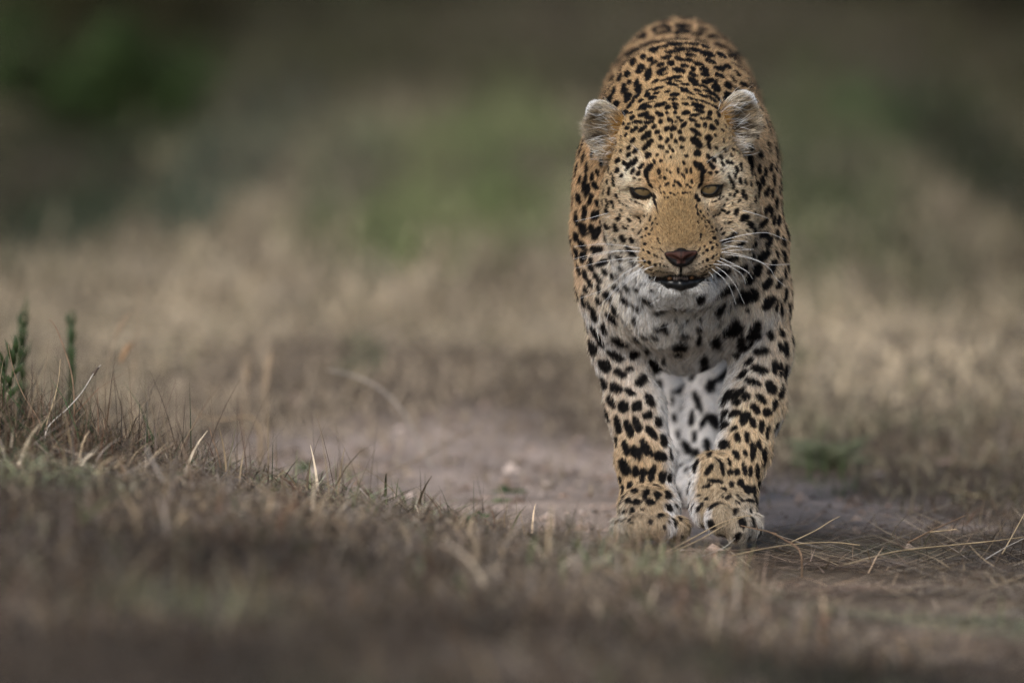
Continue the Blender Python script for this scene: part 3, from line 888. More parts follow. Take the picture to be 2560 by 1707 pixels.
def base_tone(p, n):
    num = np.zeros((len(p), 3)); den = np.full(len(p), 1e-9)
    for c, s, v in zip(TC, TS, TV):
        r2 = ((p - c) ** 2).sum(1) / (s * s)
        w = np.exp(-0.5 * r2) * (0.02 / s) + 1e-5 / (1 + r2)
        num += w[:, None] * v
        den += w
    col = num / den[:, None]
    w = p[:, 2] - DIST
    zz = to_world(p)[:, 2]
    # pale inside of the legs and the belly
    side = np.where(p[:, 0] < MIDX, 1.0, -1.0)
    inner = smoothstep(0.45, 0.85, n[:, 0] * side) * smoothstep(.46, .36, zz) * smoothstep(-.18, -.1, w)
    belly = smoothstep(-0.1, -0.5, n[:, 1]) * smoothstep(0.05, 0.15, zz) * smoothstep(.42, .36, zz) * smoothstep(-.1, 0.0, w)
    white = np.maximum(inner, belly)[:, None] * 0.9
    return col * (1 - white) + white * np.array([.69, .66, .64])


def blackpatch(p):
    return np.zeros(len(p))


tone_var = Waves(60, 11)


def coat(p, n):
    c = base_tone(p, n)
    c = c * (1 + 0.05 * tone_var(p))[:, None]
    s = spot_value(p)
    blk = np.array([.010, .009, .009])
    return c * (1 - s)[:, None] + blk * s[:, None], s


# direction the fur lies in
FLOW = [
    (P(1703, 600, -.24), .03, (0, .9, .5)), (Pd(1558, 470, -.2), .04, (0, .9, .45)), (Pd(1550, 370, -.18), .05, (0, .85, .6)), (Pd(1550, 270, -.1), .05, (0, .5, .9)),
    (Pd(1510, 590, -.22), .018, (-1, .1, .6)), (Pd(1618, 588, -.22), .018, (1, .1, .6)), (Pd(1500, 540, -.2), .02, (-.8, .35, .6)), (Pd(1625, 538, -.2), .02, (.8, .35, .6)),
    (Pd(1565, 620, -.24), .009, (0, -1, .1)), (Pd(1540, 625, -.24), .009, (-.5, -.8, .1)), (Pd(1590, 625, -.24), .009, (.5, -.8, .1)),
    (Pd(1475, 412, -.18), .02, (-.8, .25, .5)), (Pd(1645, 408, -.18), .02, (.8, .25, .5)),
    (Pd(1430, 440, -.15), .035, (-.8, .0, .7)), (Pd(1685, 440, -.15), .035, (.8, .0, .7)), (Pd(1450, 510, -.15), .03, (-.9, -.25, .6)), (Pd(1670, 505, -.15), .03, (.9, -.25, .6)),
    (Pd(1563, 665, -.2), .025, (0, -.8, .5)), (Pd(1535, 670, -.19), .02, (-.5, -.8, .4)), (Pd(1590, 670, -.19), .02, (.5, -.8, .4)),
    (Pd(1470, 640, -.1), .04, (-.5, -.8, .2)), (Pd(1650, 640, -.1), .04, (.6, -.7, .2)), (Pd(1550, 740, -.1), .06, (0, -1, .05)),
    (Pd(1390, 450, .0), .08, (-.1, -.85, .5)), (Pd(1740, 450, .0), .08, (.1, -.85, .5)), (Pd(1390, 650, .0), .08, (0, -1, .2)), (Pd(1750, 650, .0), .08, (0, -1, .2)),
    (Pd(1460, 900, 0), .1, (0, -1, .15)), (Pd(1720, 900, 0), .1, (0, -1, .15)), (Pd(1700, 790, -.03), .03, (-.6, -.8, 0)), (Pd(1490, 1130, -.04), .06, (0, -1, .0)), (Pd(1690, 1130, -.07), .06, (0, -1, -.1)),
    (Pd(1490, 1215, -.1), .03, (0, -.8, -.6)), (Pd(1690, 1210, -.12), .03, (.1, -.9, -.4)),
    (Pz(1566, .6, .15), .1, (0, .1, 1)), (Pz(1566, .6, .6), .2, (0, 0, 1)), (Pz(1566, .45, .5), .2, (0, -.5, 1)), (Pz(1566, .6, .95), .1, (0, -.6, 1)),
    (Pz(1566, .2, .75), .15, (0, -1, .2)), (Pz(1520, .35, 1.18), .1, (0, -1, .3)), (Pz(1490, .12, 1.4), .08, (0, .1, 1)),
]
FC = np.array([f[0] for f in FLOW]); FS = np.array([f[1] for f in FLOW]); FV = np.array([np.array(f[2], float) / np.linalg.norm(f[2]) for f in FLOW])
LEN = [   # fur length, metres
    (Pd(1560, 520, -.22), .04, .0035), (P(1703, 615, -.24), .02, .0025), (Pd(1505, 590, -.22), .02, .0045), (Pd(1620, 588, -.22), .02, .0045), (Pd(1550, 340, -.17), .06, .0065),
    (Pd(1550, 250, -.08), .06, .0070), (Pd(1475, 470, -.17), .025, .0055), (Pd(1640, 465, -.17), .025, .0055), (Pd(1475, 412, -.17), .02, .010), (Pd(1650, 408, -.17), .02, .010),
    (Pd(1425, 480, -.13), .03, .0085), (Pd(1695, 480, -.13), .03, .009), (Pd(1465, 545, -.14), .02, .015), (Pd(1670, 545, -.14), .02, .017),
    (Pd(1563, 668, -.19), .02, .010), (Pd(1490, 640, -.12), .03, .024), (Pd(1640, 640, -.12), .03, .023), (Pd(1545, 730, -.1), .05, .024), (Pd(1690, 790, -.03), .03, .028), (Pd(1450, 770, -.03), .03, .024), (Pd(1540, 830, .02), .06, .020),
    (Pd(1390, 500, .02), .1, .010), (Pd(1750, 500, .02), .1, .010), (Pd(1460, 950, .0), .09, .010), (Pd(1720, 950, .0), .09, .011), (Pd(1490, 1130, -.04), .05, .008), (Pd(1690, 1130, -.07), .05, .0075),
    (Pd(1490, 1215, -.09), .03, .0075), (Pd(1690, 1215, -.11), .03, .008), (Pz(1566, .62, .2), .12, .009), (Pz(1566, .6, .7), .3, .013), (Pz(1566, .3, .5), .15, .020), (Pz(1566, .15, .8), .2, .011),
]
LC = np.array([f[0] for f in LEN]); LS = np.array([f[1] for f in LEN]); LV = np.array([f[2] for f in LEN])


def blend(p, C, S, V):
    V = np.asarray(V, float)
    num = np.zeros((len(p),) + V.shape[1:]); den = np.full(len(p), 1e-9)
    for c, s, v in zip(C, S, V):
        r2 = ((p - c) ** 2).sum(1) / (s * s)
        w = np.exp(-0.5 * r2) + 1e-3 / (1 + r2 * r2)
        num += (w[:, None] * v) if V.ndim == 2 else w * v
        den += w
    return num / (den[:, None] if V.ndim == 2 else den)


clump = Waves(420, 21, out=3)
clump2 = Waves(1500, 22, out=3, n=12)
part_len = Waves(250, 23)


def grow(v, f, n_v, count, weight, lenf, flowf, colf, lift=0.42, width=0.00022, seg=4, mess=0.30, keep=None, jitter=.16, percol=True, var=.36):
    """hair strands rooted on a quad mesh; returns points (N,seg,3), colours (N,3), radii"""
    q = v[f]
    area = np.linalg.norm(np.cross(q[:, 2] - q[:, 0], q[:, 3] - q[:, 1]), axis=1) * 0.5 * weight
    fi = rng.choice(len(f), count, p=area / area.sum())
    a, b = rng.random(count), rng.random(count)
    W = np.stack([(1 - a) * (1 - b), a * (1 - b), a * b, (1 - a) * b], 1)
    p = (q[fi] * W[:, :, None]).sum(1)
    n = (n_v[f[fi]] * W[:, :, None]).sum(1)
    n /= np.linalg.norm(n, axis=1, keepdims=True) + 1e-9
    if keep is not None:
        m = keep(p, n)
        p, n = p[m], n[m]
    t = flowf(p, n)
    t = t + mess * clump(p) * 0.5 + mess * 0.35 * clump2(p) + jitter * rng.normal(size=p.shape)
    t = t - n * (t * n).sum(1, keepdims=True)
    t /= np.linalg.norm(t, axis=1, keepdims=True) + 1e-9
    L = lenf(p, n) * np.clip(rng.normal(1.0, .2, len(p)), .45, 1.7) * (1 + .12 * part_len(p))
    s = np.linspace(0, 1, seg)[None, :, None]
    lf = lift * (1 + .35 * rng.normal(size=(len(p), 1, 1)))
    bend = rng.normal(size=(len(p), 1, 3)) * .10
    pts = p[:, None, :] + L[:, None, None] * (t[:, None, :] * s * (1 - .12 * s) + n[:, None, :] * (lf * (s - .55 * s * s)) + bend * s * s)
    col = np.stack([colf(p, n, p + t * (L * k)[:, None], i) for i, k in enumerate(np.linspace(.15, .85, seg))], 1) if percol else colf(p, n, p + t * (L * .4)[:, None], 0)
    tone = strand_tone(len(p), var)
    col = np.clip(col * (tone[:, None, :] if col.ndim == 3 else tone), .004, .9)
    wide = 1 + .7 * np.exp(-(np.linalg.norm(p - P(1700, 590, -.23), axis=1) / .045) ** 2)
    return pts, col, width * wide * (0.8 + .4 * rng.random(len(p)))


def curves_obj(name, pts, col, rad, mat, parent):
    N, S, _ = pts.shape
    base = np.array(parent_base(parent))
    cu = bpy.data.hair_curves.new(name)
    cu.add_curves([S] * N)
    wp = (to_world(pts.reshape(-1, 3)) - base).astype(np.float32)
    cu.attributes['position'].data.foreach_set('vector', wp.ravel())
    r = cu.attributes.get('radius') or cu.attributes.new('radius', 'FLOAT', 'POINT')
    taper = np.linspace(1, 0, S) ** 0.7 * .85 + .15
    r.data.foreach_set('value', (rad[:, None] * taper[None]).astype(np.float32).ravel())
    a = cu.attributes.new('tint', 'FLOAT_COLOR', 'POINT' if col.ndim == 3 else 'CURVE')
    col = col.reshape(-1, 3)
    c4 = np.ones((len(col), 4), np.float32); c4[:, :3] = col
    a.data.foreach_set('color', c4.ravel())
    cu.materials.append(mat)
    o = bpy.data.objects.new(name, cu)
    COL.objects.link(o)
    o.parent = parent
    o['kind'] = 'stuff'
    return o


def strand_tone(n, var):
    k = np.clip(rng.normal(1.0, var, (n, 1)), .35, 1.7)
    warm = rng.normal(0, .05, (n, 1))
    c = k * np.concatenate([1 + warm, np.ones((n, 1)), 1 - warm], 1)
    c[rng.random(n) < .09] *= .45
    c[rng.random(n) < .06] *= 1.35
    return c


fur_mat = tint_mat('fur', rough=0.60, spec=0.08)
skin_mat = tint_mat('leopard_skin', rough=0.8, spec=0.1, noise_scale=900, noise_amt=.25)

FEET = to_world(Pz(1590, 0.0, 0.0)); FEET[2] = 0.0
leopard = tag(empty('leopard', Vector(FEET)), 'spotted golden leopard walking towards the viewer with lowered head and open mouth', 'leopard')

vc, vs = coat(bv, bn)
body = mesh_obj('body', to_world(bv), bf, skin_mat, leopard, colors=vc)


def body_flow(p, n): return blend(p, FC, FS, FV)
def body_len(p, n): return blend(p, LC, LS, LV)


OPEN = (   # eye openings, photo pixels round the rim: outer corner first, over the top to the inner corner, back below
    [(1584, 476), (1590, 474), (1600, 473.5), (1610, 474), (1619, 476.5), (1625, 478.5), (1627, 481), (1625, 483), (1619, 487.5), (1611, 489.5), (1602, 488), (1592, 483)],
    [(1793, 467), (1786, 466), (1776, 465.5), (1766, 467.5), (1758, 470), (1753, 472.5), (1752, 475), (1756, 477.5), (1763, 482), (1772, 484.5), (1781, 483), (1789, 476)])
RIM = (    # and the outer edge of the black skin round them
    [(1572, 467), (1583, 466), (1596, 465.5), (1609, 465), (1621, 467.5), (1631, 470), (1637, 482), (1639, 507), (1628, 501), (1613, 499), (1599, 496), (1583, 484)],
    [(1810, 458), (1796, 457.5), (1781, 457), (1767, 459), (1755, 462), (1745, 466), (1739, 477), (1738, 503), (1750, 497), (1768, 494), (1784, 491), (1799, 478)])


def in_poly(x, y, poly):
    r = np.zeros(len(x), bool)
    for (x0, y0), (x1, y1) in zip(poly, poly[1:] + poly[:1]):
        c = (y0 > y) != (y1 > y)
        r ^= c & (x < (x1 - x0) * (y - y0) / (y1 - y0 + 1e-12) + x0)
    return r


def near_eye(p):
    x = CX + p[:, 0] / p[:, 2] * F
    y = CY - p[:, 1] / p[:, 2] * F
    return (in_poly(x, y, RIM[0]) | in_poly(x, y, RIM[1])) & (p[:, 2] - DIST < -.1)


_bt = {}


def body_col(p, n, pm, i):
    if i == 0: _bt['c'] = base_tone(p, n) * (1 + 0.05 * tone_var(p))[:, None]
    s = spot_value(pm)[:, None]
    return _bt['c'] * (1 - s) + np.array([.008, .007, .007]) * s


nose_c = P(1703, 645, -.245)
mouth_c = P(1701, 698, -.235)


def body_keep(p, n):
    m = ~near_eye(p)
    m &= ((np.abs((p - nose_c) / np.array([.0185, .0085, .05])) ** 2).sum(1) > 1) | (p[:, 2] - DIST > -.20)
    m &= (np.abs((p - mouth_c) / np.array([.034, .0085, .06])) ** 2).sum(1) > 1
    return m


view_f = -(tri_n * tri_c).sum(1) / np.linalg.norm(tri_c, axis=1)
wq = tri_c[:, 2] - DIST
dens = np.where(view_f > -0.15, 1.0, 0.35) * np.where(wq > 0.2, .42, 1.0)
dens *= np.where(np.linalg.norm(tri_c - HEADC, axis=1) < .16, 2.4, 1.0) * np.where(np.linalg.norm(tri_c - NOSE, axis=1) < .09, 1.9, 1.0)
pts, col, rad = grow(bv, bf, bn, 430000, dens, body_len, body_flow, body_col, keep=body_keep)
curves_obj('fur', pts, col, rad, fur_mat, body)

# ------------------------------------------------------------------ ears
def make_ear(tip, base, out_side, cup, shift):
    """a rounded cupped ear; tip/base in the leopard's frame"""
    ax = tip - base
    L = np.linalg.norm(ax); ax = ax / L
    front = cup - ax * (cup @ ax); front /= np.linalg.norm(front)
    side = np.cross(ax, front)
    R = np.stack([ax, side, front], 1)
    E = Shape()
    c = base + ax * L * .52
    low = side if side @ np.array([out_side, -1.0, 0]) > 0 else -side
    E.ell(c - low * .002, (L * .58, .0225, .0155), R, k=.010)
    E.ell(base + ax * L * .30 + low * .009, (.027, .0245, .0160), R, k=.012)
    E.ell(base, (.024, .024, .018), R, k=.012)
    E.ell(c + front * .0155 - ax * .004 + low * .002, (L * .47, .0185, .0180), R, k=.008, op='-')
    E.ell(base + ax * L * .34 + low * .010 + front * .0165, (.021, .0185, .0150), R, k=.008, op='-')
    return E.mesh(.0018), (ax, side, front, c, L, base)


EAR_SPEC = ((P(1480, 272, -.080), P(1553, 352, -.090), -1, np.array([-.30, -.30, -1.0])),
            (P(1872, 246, -.075), P(1808, 340, -.090), 1, np.array([.30, -.30, -1.0])))
for tip, base, sgn, cup in EAR_SPEC:
    (ev, ef), (ax, side, front, c, L, eb) = make_ear(tip, base, sgn, cup, 0.0)
    en_ = vnormals(ev, ef)

    def ear_base_col(p, n, ax=ax, front=front, side=side, c=c, L=L, eb=eb, sgn=sgn):
        u = ((p - eb) @ ax) / L
        fr = (n @ front)
        inner_side = -sgn * (p[:, 0] - c[0]) / .03            # towards the crown
        grey = np.array([.47, .405, .31]); tan = np.array([.30, .165, .05]); pale = np.array([.68, .67, .65]); blk = np.array([.02, .018, .018])
        col = np.repeat(grey[None], len(p), 0)
        vv = np.abs((p - c) @ side) / .0265
        inn = (smoothstep(.95, .45, np.sqrt(vv ** 2 + ((u - .5) / .62) ** 2)) * smoothstep(0, .4, fr))[:, None]
        col = col * (1 - inn) + np.array([.24, .185, .12]) * inn  # shade of the hollow put into the colour so the cup reads
        t = smoothstep(.25, .95, inner_side - .55 * (u - .5))[:, None] * smoothstep(1.05, .6, u)[:, None]
        col = col * (1 - t) + tan * t
        tp = smoothstep(.78, 1.0, u)[:, None]
        col = col * (1 - tp) + pale * tp
        back = smoothstep(-.2, -.55, fr)[:, None] * smoothstep(.85, .7, u)[:, None]
        col = col * (1 - back) + blk * back
        ex = (CX + p[:, 0] / p[:, 2] * F - 1400) * 3.92
        ey = (CY - p[:, 1] / p[:, 2] * F - 200) * 3.92
        dk = np.zeros(len(p))  # ear slits: dark openings put into the colour, not cut into the mesh
        for x0, y0, a_, b2, sl in (((410, 565, 115, 34, -.12), (440, 640, 70, 26, -.2)) if sgn < 0 else ((1770, 465, 125, 40, .12), (1785, 560, 75, 32, .2))):
            yy = ey - y0 - (ex - x0) * sl
            dk = np.maximum(dk, smoothstep(1.2, .7, np.sqrt(((ex - x0) / a_) ** 2 + (yy / b2) ** 2)))
        dk = (dk * smoothstep(-.1, .2, fr) * .85)[:, None]
        return col * (1 - dk) + np.array([.035, .024, .018]) * dk

    ear = mesh_obj('ear', to_world(ev), ef, skin_mat, leopard, colors=ear_base_col(ev, en_) * .8)

    def ear_flow(p, n, ax=ax, front=front, sgn=sgn, c=c, L=L, eb=eb):
        out = np.zeros_like(p)
        out[:] = ax * .35 + np.array([sgn * .9, .05, -.15])
        edge = smoothstep(.75, 1.0, ((p - eb) @ ax) / L)[:, None]
        return out * (1 - edge) + ax * edge

    def ear_len(p, n, ax=ax, front=front, L=L, eb=eb, c=c):
        u = ((p - eb) @ ax) / L
        inside = smoothstep(.0, .5, n @ front) * smoothstep(.95, .75, u)
        return .0045 + .0095 * inside

    pts, col, rad = grow(ev, ef, en_, 17000, np.ones(len(ef)), ear_len, ear_flow,
                         lambda p, n, pm, i: ear_base_col(p, n), lift=.45, width=.00022, mess=.30, percol=False, var=.55)
    curves_obj('ear_fur', pts, col, rad, fur_mat, ear)

    def tuft_keep(p, n, ax=ax, front=front, c=c, L=L, eb=eb, sgn=sgn):
        u = ((p - eb) @ ax) / L
        return ((n @ front) > .05) & (u < .85) & (-sgn * (p[:, 0] - c[0]) > -.004)

    pts, col, rad = grow(ev, ef, en_, 9000, np.ones(len(ef)), lambda p, n: np.full(len(p), .021),
                         lambda p, n, sgn=sgn: np.repeat(np.array([[sgn * 1.0, .10, -.25]]), len(p), 0), lambda p, n, pm, i: np.full((len(p), 3), .62) * [1, .97, .92],
                         lift=.75, width=.00022, mess=.45, percol=False, var=.35, keep=tuft_keep)
    k_ = rng.random(len(pts)) < .08
    curves_obj('ear_tuft', pts[k_], col[k_], rad[k_], fur_mat, ear)

# ------------------------------------------------------------------ eyes: ball, lid rims
eye_mat, t_, b_ = new_mat('eye')
a_ = t_.nodes.new('ShaderNodeAttribute'); a_.attribute_name = 'tint'
t_.links.new(a_.outputs['Color'], b_.inputs['Base Color'])
b_.inputs['Roughness'].default_value = .22
b_.inputs['Specular IOR Level'].default_value = .22
lid_mat = plain_mat('eyelid_skin', (.007, .0065, .0065), .45, .2, 300, .3)
lip_mat = plain_mat('lip_skin', (.008, .008, .0085), .30, .3, 300, .4)


def sphere_grid(c, r, nu=36, nv=28):
    u = np.linspace(0, 2 * math.pi, nu, endpoint=False)
    v = np.linspace(0.02, math.pi - .02, nv)
    U, V_ = np.meshgrid(u, v, indexing='ij')
    d = np.stack([np.sin(V_) * np.cos(U), np.sin(V_) * np.sin(U), -np.cos(V_)], -1)     # pole towards the viewer (-depth)
    vs = c + r * d.reshape(-1, 3)
    fs = [(i * nv + j, ((i + 1) % nu) * nv + j, ((i + 1) % nu) * nv + j + 1, i * nv + j + 1) for i in range(nu) for j in range(nv - 1)]
    return vs, np.array(fs), d.reshape(-1, 3)


for e, rim, rim2, sgn in zip(EYES, OPEN, RIM, (-1, 1)):
    ev, ef, dd = sphere_grid(e, ER)
    gaze = np.array([-.03 * sgn, .03, -1.0]); gaze /= np.linalg.norm(gaze)
    ca = dd @ gaze
    ang = np.arccos(np.clip(ca, -1, 1)) * ER
    iris = smoothstep(.0122, .0108, ang)[:, None]
    pup = smoothstep(.0030, .0022, ang)[:, None]
    ringd = smoothstep(.0085, .0115, ang)[:, None] * .45
    colr = np.array([.12, .085, .042]) * (1 - ringd) * iris + np.array([.012, .010, .010]) * (1 - iris)
    colr = colr * (1 - pup * .7)
    eye = mesh_obj('eye', to_world(ev), ef[:, ::-1], eye_mat, leopard, colors=colr)
    # the black rim of skin that closes over the ball
    pts_r = spline([P(x, y, 0) for x, y in rim + rim[:1]], 61)[:-1]
    pts_o = spline([P(x, y, 0) for x, y in rim2 + rim2[:1]], 61)[:-1]
    loops = []
    for tt, rr, lift_ in ((0.0, .985, 0), (.04, 1.045, 0), (.25, 1.07, .0), (.55, 1.06, .0), (.85, 1.03, -.0005), (1.12, .98, -.002)):
        vv = pts_r * (1 - tt) + pts_o * tt
        rel = vv[:, :2] * ((e[2] - .016) / vv[:, 2:3]) - e[:2]
        R_ = ER * rr
        rho = np.linalg.norm(rel, axis=1)
        zz = np.sqrt(np.maximum(R_ ** 2 - rho ** 2, (R_ * .28) ** 2)) + lift_
        loops.append(np.concatenate([e[:2] + rel, (e[2] - zz)[:, None]], 1))
    n_ = len(pts_r); m_ = len(loops)
    lv = np.vstack(loops)
    lf = np.array([(k * n_ + i, k * n_ + (i + 1) % n_, (k + 1) * n_ + (i + 1) % n_, (k + 1) * n_ + i) for k in range(m_ - 1) for i in range(n_)])
    mesh_obj('eyelid', to_world(lv), lf, lid_mat, leopard)

# ------------------------------------------------------------------ nose, lips, teeth, tongue
def Z2(x, y, w): return P(1560 + x / 7.84, 560 + y / 7.84, w)


N_ = Shape()
NW = -.2465
N_.ell(Z2(1118, 640, NW + .004), (.0105, .0115, .0085), k=.004)
N_.cone(Z2(850, 592, NW + .0045), Z2(1090, 618, NW + .000), .0034, .0056, k=.004)
N_.ell(Z2(1118, 690, NW + .012), (.016, .010, .010), k=.004)
N_.cone(Z2(1390, 566, NW + .0045), Z2(1150, 618, NW + .000), .0034, .0056, k=.004)
N_.cone(Z2(1118, 640, NW), Z2(1118, 765, NW + .003), .0075, .0040, k=.004)
N_.cone(Z2(895, 640, NW + .007), Z2(1060, 760, NW + .005), .0045, .0045, k=.004)
N_.cone(Z2(1345, 622, NW + .007), Z2(1180, 760, NW + .005), .0045, .0045, k=.004)
for sx, x0, y0, x1, y1 in ((-1, 880, 640, 1030, 720), (1, 1350, 625, 1215, 715)):
    N_.cone(Z2(x0, y0, NW - .001), Z2(x1, y1, NW - .004), .0030, .0042, k=.003, op='-')
N_.cone(Z2(1118, 640, NW - .0095), Z2(1118, 800, NW - .006), .0009, .0013, k=.002, op='-')
nv_, nf_ = N_.mesh(.0008)
nn_ = vnormals(nv_, nf_)
zx = (CX + nv_[:, 0] / nv_[:, 2] * F - 1560) * 7.84
zy = (CY - nv_[:, 1] / nv_[:, 2] * F - 560) * 7.84
zy = zy + (zx - 1118) * .055
xr = np.abs(zx - 1118)
red = np.maximum(smoothstep(95, 75, xr) * smoothstep(785, 755, zy), smoothstep(14, -14, zy - (690 - (xr - 85) * .40)))
red *= smoothstep(315, 290, xr) * smoothstep(5, 14, xr) * smoothstep(.80, .45, nn_[:, 1])
ncol = np.array([.052, .023, .017]) * red[:, None] + np.array([.008, .007, .007]) * (1 - red)[:, None]
nose_mat = tint_mat('nose_leather', rough=.5, spec=.15, noise_scale=700, noise_amt=.45, bump=.5)
mesh_obj('nose', to_world(nv_), nf_, nose_mat, leopard, colors=ncol)

M_ = Shape()
lipc = [Z2(640, 1040, -.178), Z2(720, 1110, -.193), Z2(900, 1165, -.206), Z2(1110, 1190, -.212), Z2(1320, 1155, -.206), Z2(1490, 1090, -.193), Z2(1560, 1010, -.178)]
M_.chain(lipc, [.0052, .0062, .0066, .0072, .0066, .0062, .0052], k=.004)
mv_, mf_ = M_.mesh(.0012)
mesh_obj('lower_lip', to_world(mv_), mf_, lip_mat, leopard)
cav = spline([Z2(560, 985, -.186), Z2(760, 1030, -.196), Z2(1110, 1035, -.203), Z2(1450, 1010, -.196), Z2(1600, 950, -.186)], 20)
mesh_obj('mouth_lining', *[x if i else to_world(x) for i, x in enumerate(tube(cav, np.full(20, .0085), 10))], plain_mat('mouth_skin', (.012, .007, .008), .45, .3), leopard)
tooth_mat = plain_mat('tooth_enamel', (.11, .085, .075), .4, .3, 200, .2)
canine_mat = plain_mat('stained_tooth', (.075, .034, .012), .4, .3, 200, .3)
for x in (985, 1035, 1085, 1135, 1185, 1235):
    ev, ef, _ = sphere_grid(np.zeros(3), 1.0, 10, 8)
    c = Z2(x, 1072 - 12 * (abs(x - 1110) < 40), -.2150)
    mesh_obj('tooth', to_world(c + ev * np.array([.0017, .0026, .0018])), ef[:, ::-1], tooth_mat, leopard)
for x, y in ((895, 1072), (1328, 1052)):
    ev, ef, _ = sphere_grid(np.zeros(3), 1.0, 12, 10)
    c = Z2(x, y, -.2135)
    mesh_obj('canine_tooth', to_world(c + ev * np.array([.0034, .0026, .003])), ef[:, ::-1], canine_mat, leopard)

# ------------------------------------------------------------------ whiskers and brow hairs
def R2(x, y): return 1400 + x / 3.92, 400 + y / 3.92
def R1(x, y): return 1400 + x / 3.92, 200 + y / 3.92


WH = [[(800, 870), (600, 838), (400, 825), (135, 850)], [(800, 895), (600, 890), (420, 905), (130, 970)], [(780, 900), (560, 895), (220, 970)],
      [(790, 955), (600, 970), (400, 1000), (145, 1062)], [(840, 985), (680, 995), (540, 1050)], [(800, 1010), (620, 1120), (450, 1260), (195, 1355)],
      [(830, 1030), (650, 1180), (500, 1320), (365, 1455)], [(860, 1060), (640, 1210), (520, 1370), (460, 1555)], [(880, 1110), (780, 1290), (710, 1560)],
      [(915, 1130), (820, 1280), (770, 1495)], [(920, 1040), (700, 1120), (520, 1290), (440, 1450)], [(950, 1120), (925, 1170), (920, 1210)],
      [(478, 520), (380, 545), (310, 565), (150, 600)], [(490, 545), (440, 570)], [(1010, 1340), (950, 1380), (880, 1420)],
      [(1550, 800), (1800, 735), (2000, 712), (2100, 735), (2225, 790)], [(1570, 830), (1680, 795), (1840, 800)], [(1575, 835), (1700, 845), (1870, 880)],
      [(1570, 880), (1680, 850), (1800, 848)], [(1570, 910), (1700, 885), (1900, 875)], [(1570, 900), (1750, 925), (1900, 970), (2050, 1025), (2255, 1022)],
      [(1600, 925), (1800, 950), (1960, 1000), (2060, 1070), (2110, 1150), (2210, 1243)], [(1565, 960), (1700, 1020), (1830, 1090), (1890, 1165)],
      [(1540, 985), (1660, 1040), (1780, 1120), (1820, 1215)], [(1500, 1020), (1620, 1030), (1740, 1045), (1860, 1110)], [(1520, 1040), (1620, 1110), (1720, 1230), (1808, 1410)],
      [(1480, 1060), (1590, 1150), (1670, 1260), (1725, 1415)], [(1450, 1090), (1490, 1130), (1500, 1170)], [(1790, 495), (1920, 530), (2045, 575)], [(1665, 670), (1740, 722)]]
BROW = [[(1360, 890), (1500, 760), (1690, 645)], [(690, 620), (760, 690), (800, 760)], [(1450, 1030), (1520, 1080)], [(820, 940), (720, 860)]]
whisker_mat = plain_mat('whisker', (.80, .80, .80), .35, .5, 40, .08)
for rows, fn in ((WH, R2), (BROW, R1)):
    for pl in rows:
        x0, y0 = fn(*pl[0])
        h = hit(x0, y0)
        w0 = (h[0][2] - DIST - .001) if h is not None else -.19
        ctrl = []
        for (x, y) in pl:
            fx, fy = fn(x, y)
            lat = math.hypot(fx - x0, fy - y0) / 1920
            h2 = hit(fx, fy)
            w = w0 - .012 * min(lat / .02, 1) + .25 * lat
            if fn is R1: w = (h2[0][2] - DIST - .012 * min(lat / .01, 1)) if h2 is not None else w0
            if h2 is not None: w = min(w, h2[0][2] - DIST - .008 * min(lat / .01, 1))
            ctrl.append(P(fx, fy, w))
        p_ = spline(ctrl, 5 * len(ctrl))
        r_ = np.linspace(.00030, .00013, len(p_)) * (1 if fn is R2 else .6)
        v_, f_ = tube(to_world(p_), r_, 4)
        mesh_obj('whisker', v_, f_, whisker_mat, leopard)

# ------------------------------------------------------------------ grass, straw, herbs
grass_mat = tint_mat('dry_grass', rough=.75, spec=.2, noise_scale=25, noise_amt=.2)


def blades(X, Y, length, width, lean, tint, zoff=0.0, bend=.5, az=None, segs=2):
    """flat tapered blades standing on the ground at X, Y"""
    n = len(X)
    Z = ground_z(X, Y) - .002 + zoff
    az = rng.uniform(0, 6.283, n) if az is None else az
    dirh = np.stack([np.cos(az), np.sin(az), np.zeros(n)], 1)
    fac = az + rng.uniform(-1.2, 1.2, n) + math.pi / 2
    sid = np.stack([np.cos(fac), np.sin(fac), np.zeros(n)], 1)
    up = np.array([0, 0, 1.0])
    base = np.stack([X, Y, Z], 1)
    rows = []
    s = np.linspace(0, 1, segs + 1)
    for t in s:
        th = lean + bend * lean * (t - .3)
        c = base + (length * t)[:, None] * (np.sin(th)[:, None] * dirh + np.cos(th)[:, None] * up)
        wd = width * (1 - .85 * t ** 1.5)
        rows.append(np.stack([c - sid * wd[:, None] / 2, c + sid * wd[:, None] / 2], 1))
    V = np.stack(rows, 1).reshape(n, -1, 3)           # n, (segs+1)*2, 3
    m = V.shape[1]
    f0 = np.array([[2 * k, 2 * k + 1, 2 * k + 3, 2 * k + 2] for k in range(segs)])
    Fq = (np.arange(n)[:, None, None] * m + f0[None]).reshape(-1, 4)
    C = np.repeat(tint[:, None, :], m, 1).reshape(-1, 3)
    return V.reshape(-1, 3), Fq, C


def mixcol(n, cols, w, var=.18):
    cols = np.array(cols)
    i = rng.choice(len(cols), n, p=np.array(w) / sum(w))
    c = cols[i] * np.clip(rng.normal(1, var, (n, 1)), .4, 1.7)
    return c


def stuff(name, label, cat, sets):
    v, f = join([(a, b) for a, b, c in sets])
    o = mesh_obj(name, v, f, grass_mat, colors=np.vstack([c for a, b, c in sets]), smooth=False)
    return tag(o, label, cat, None, 'stuff')


STRAW, BROWN, GREY, DARK, RED, GREEN, DGREEN, PALE = (.33, .25, .16), (.17, .122, .085), (.25, .21, .18), (.08, .055, .038), (.16, .085, .05), (.075, .105, .040), (.03, .065, .022), (.46, .38, .28)


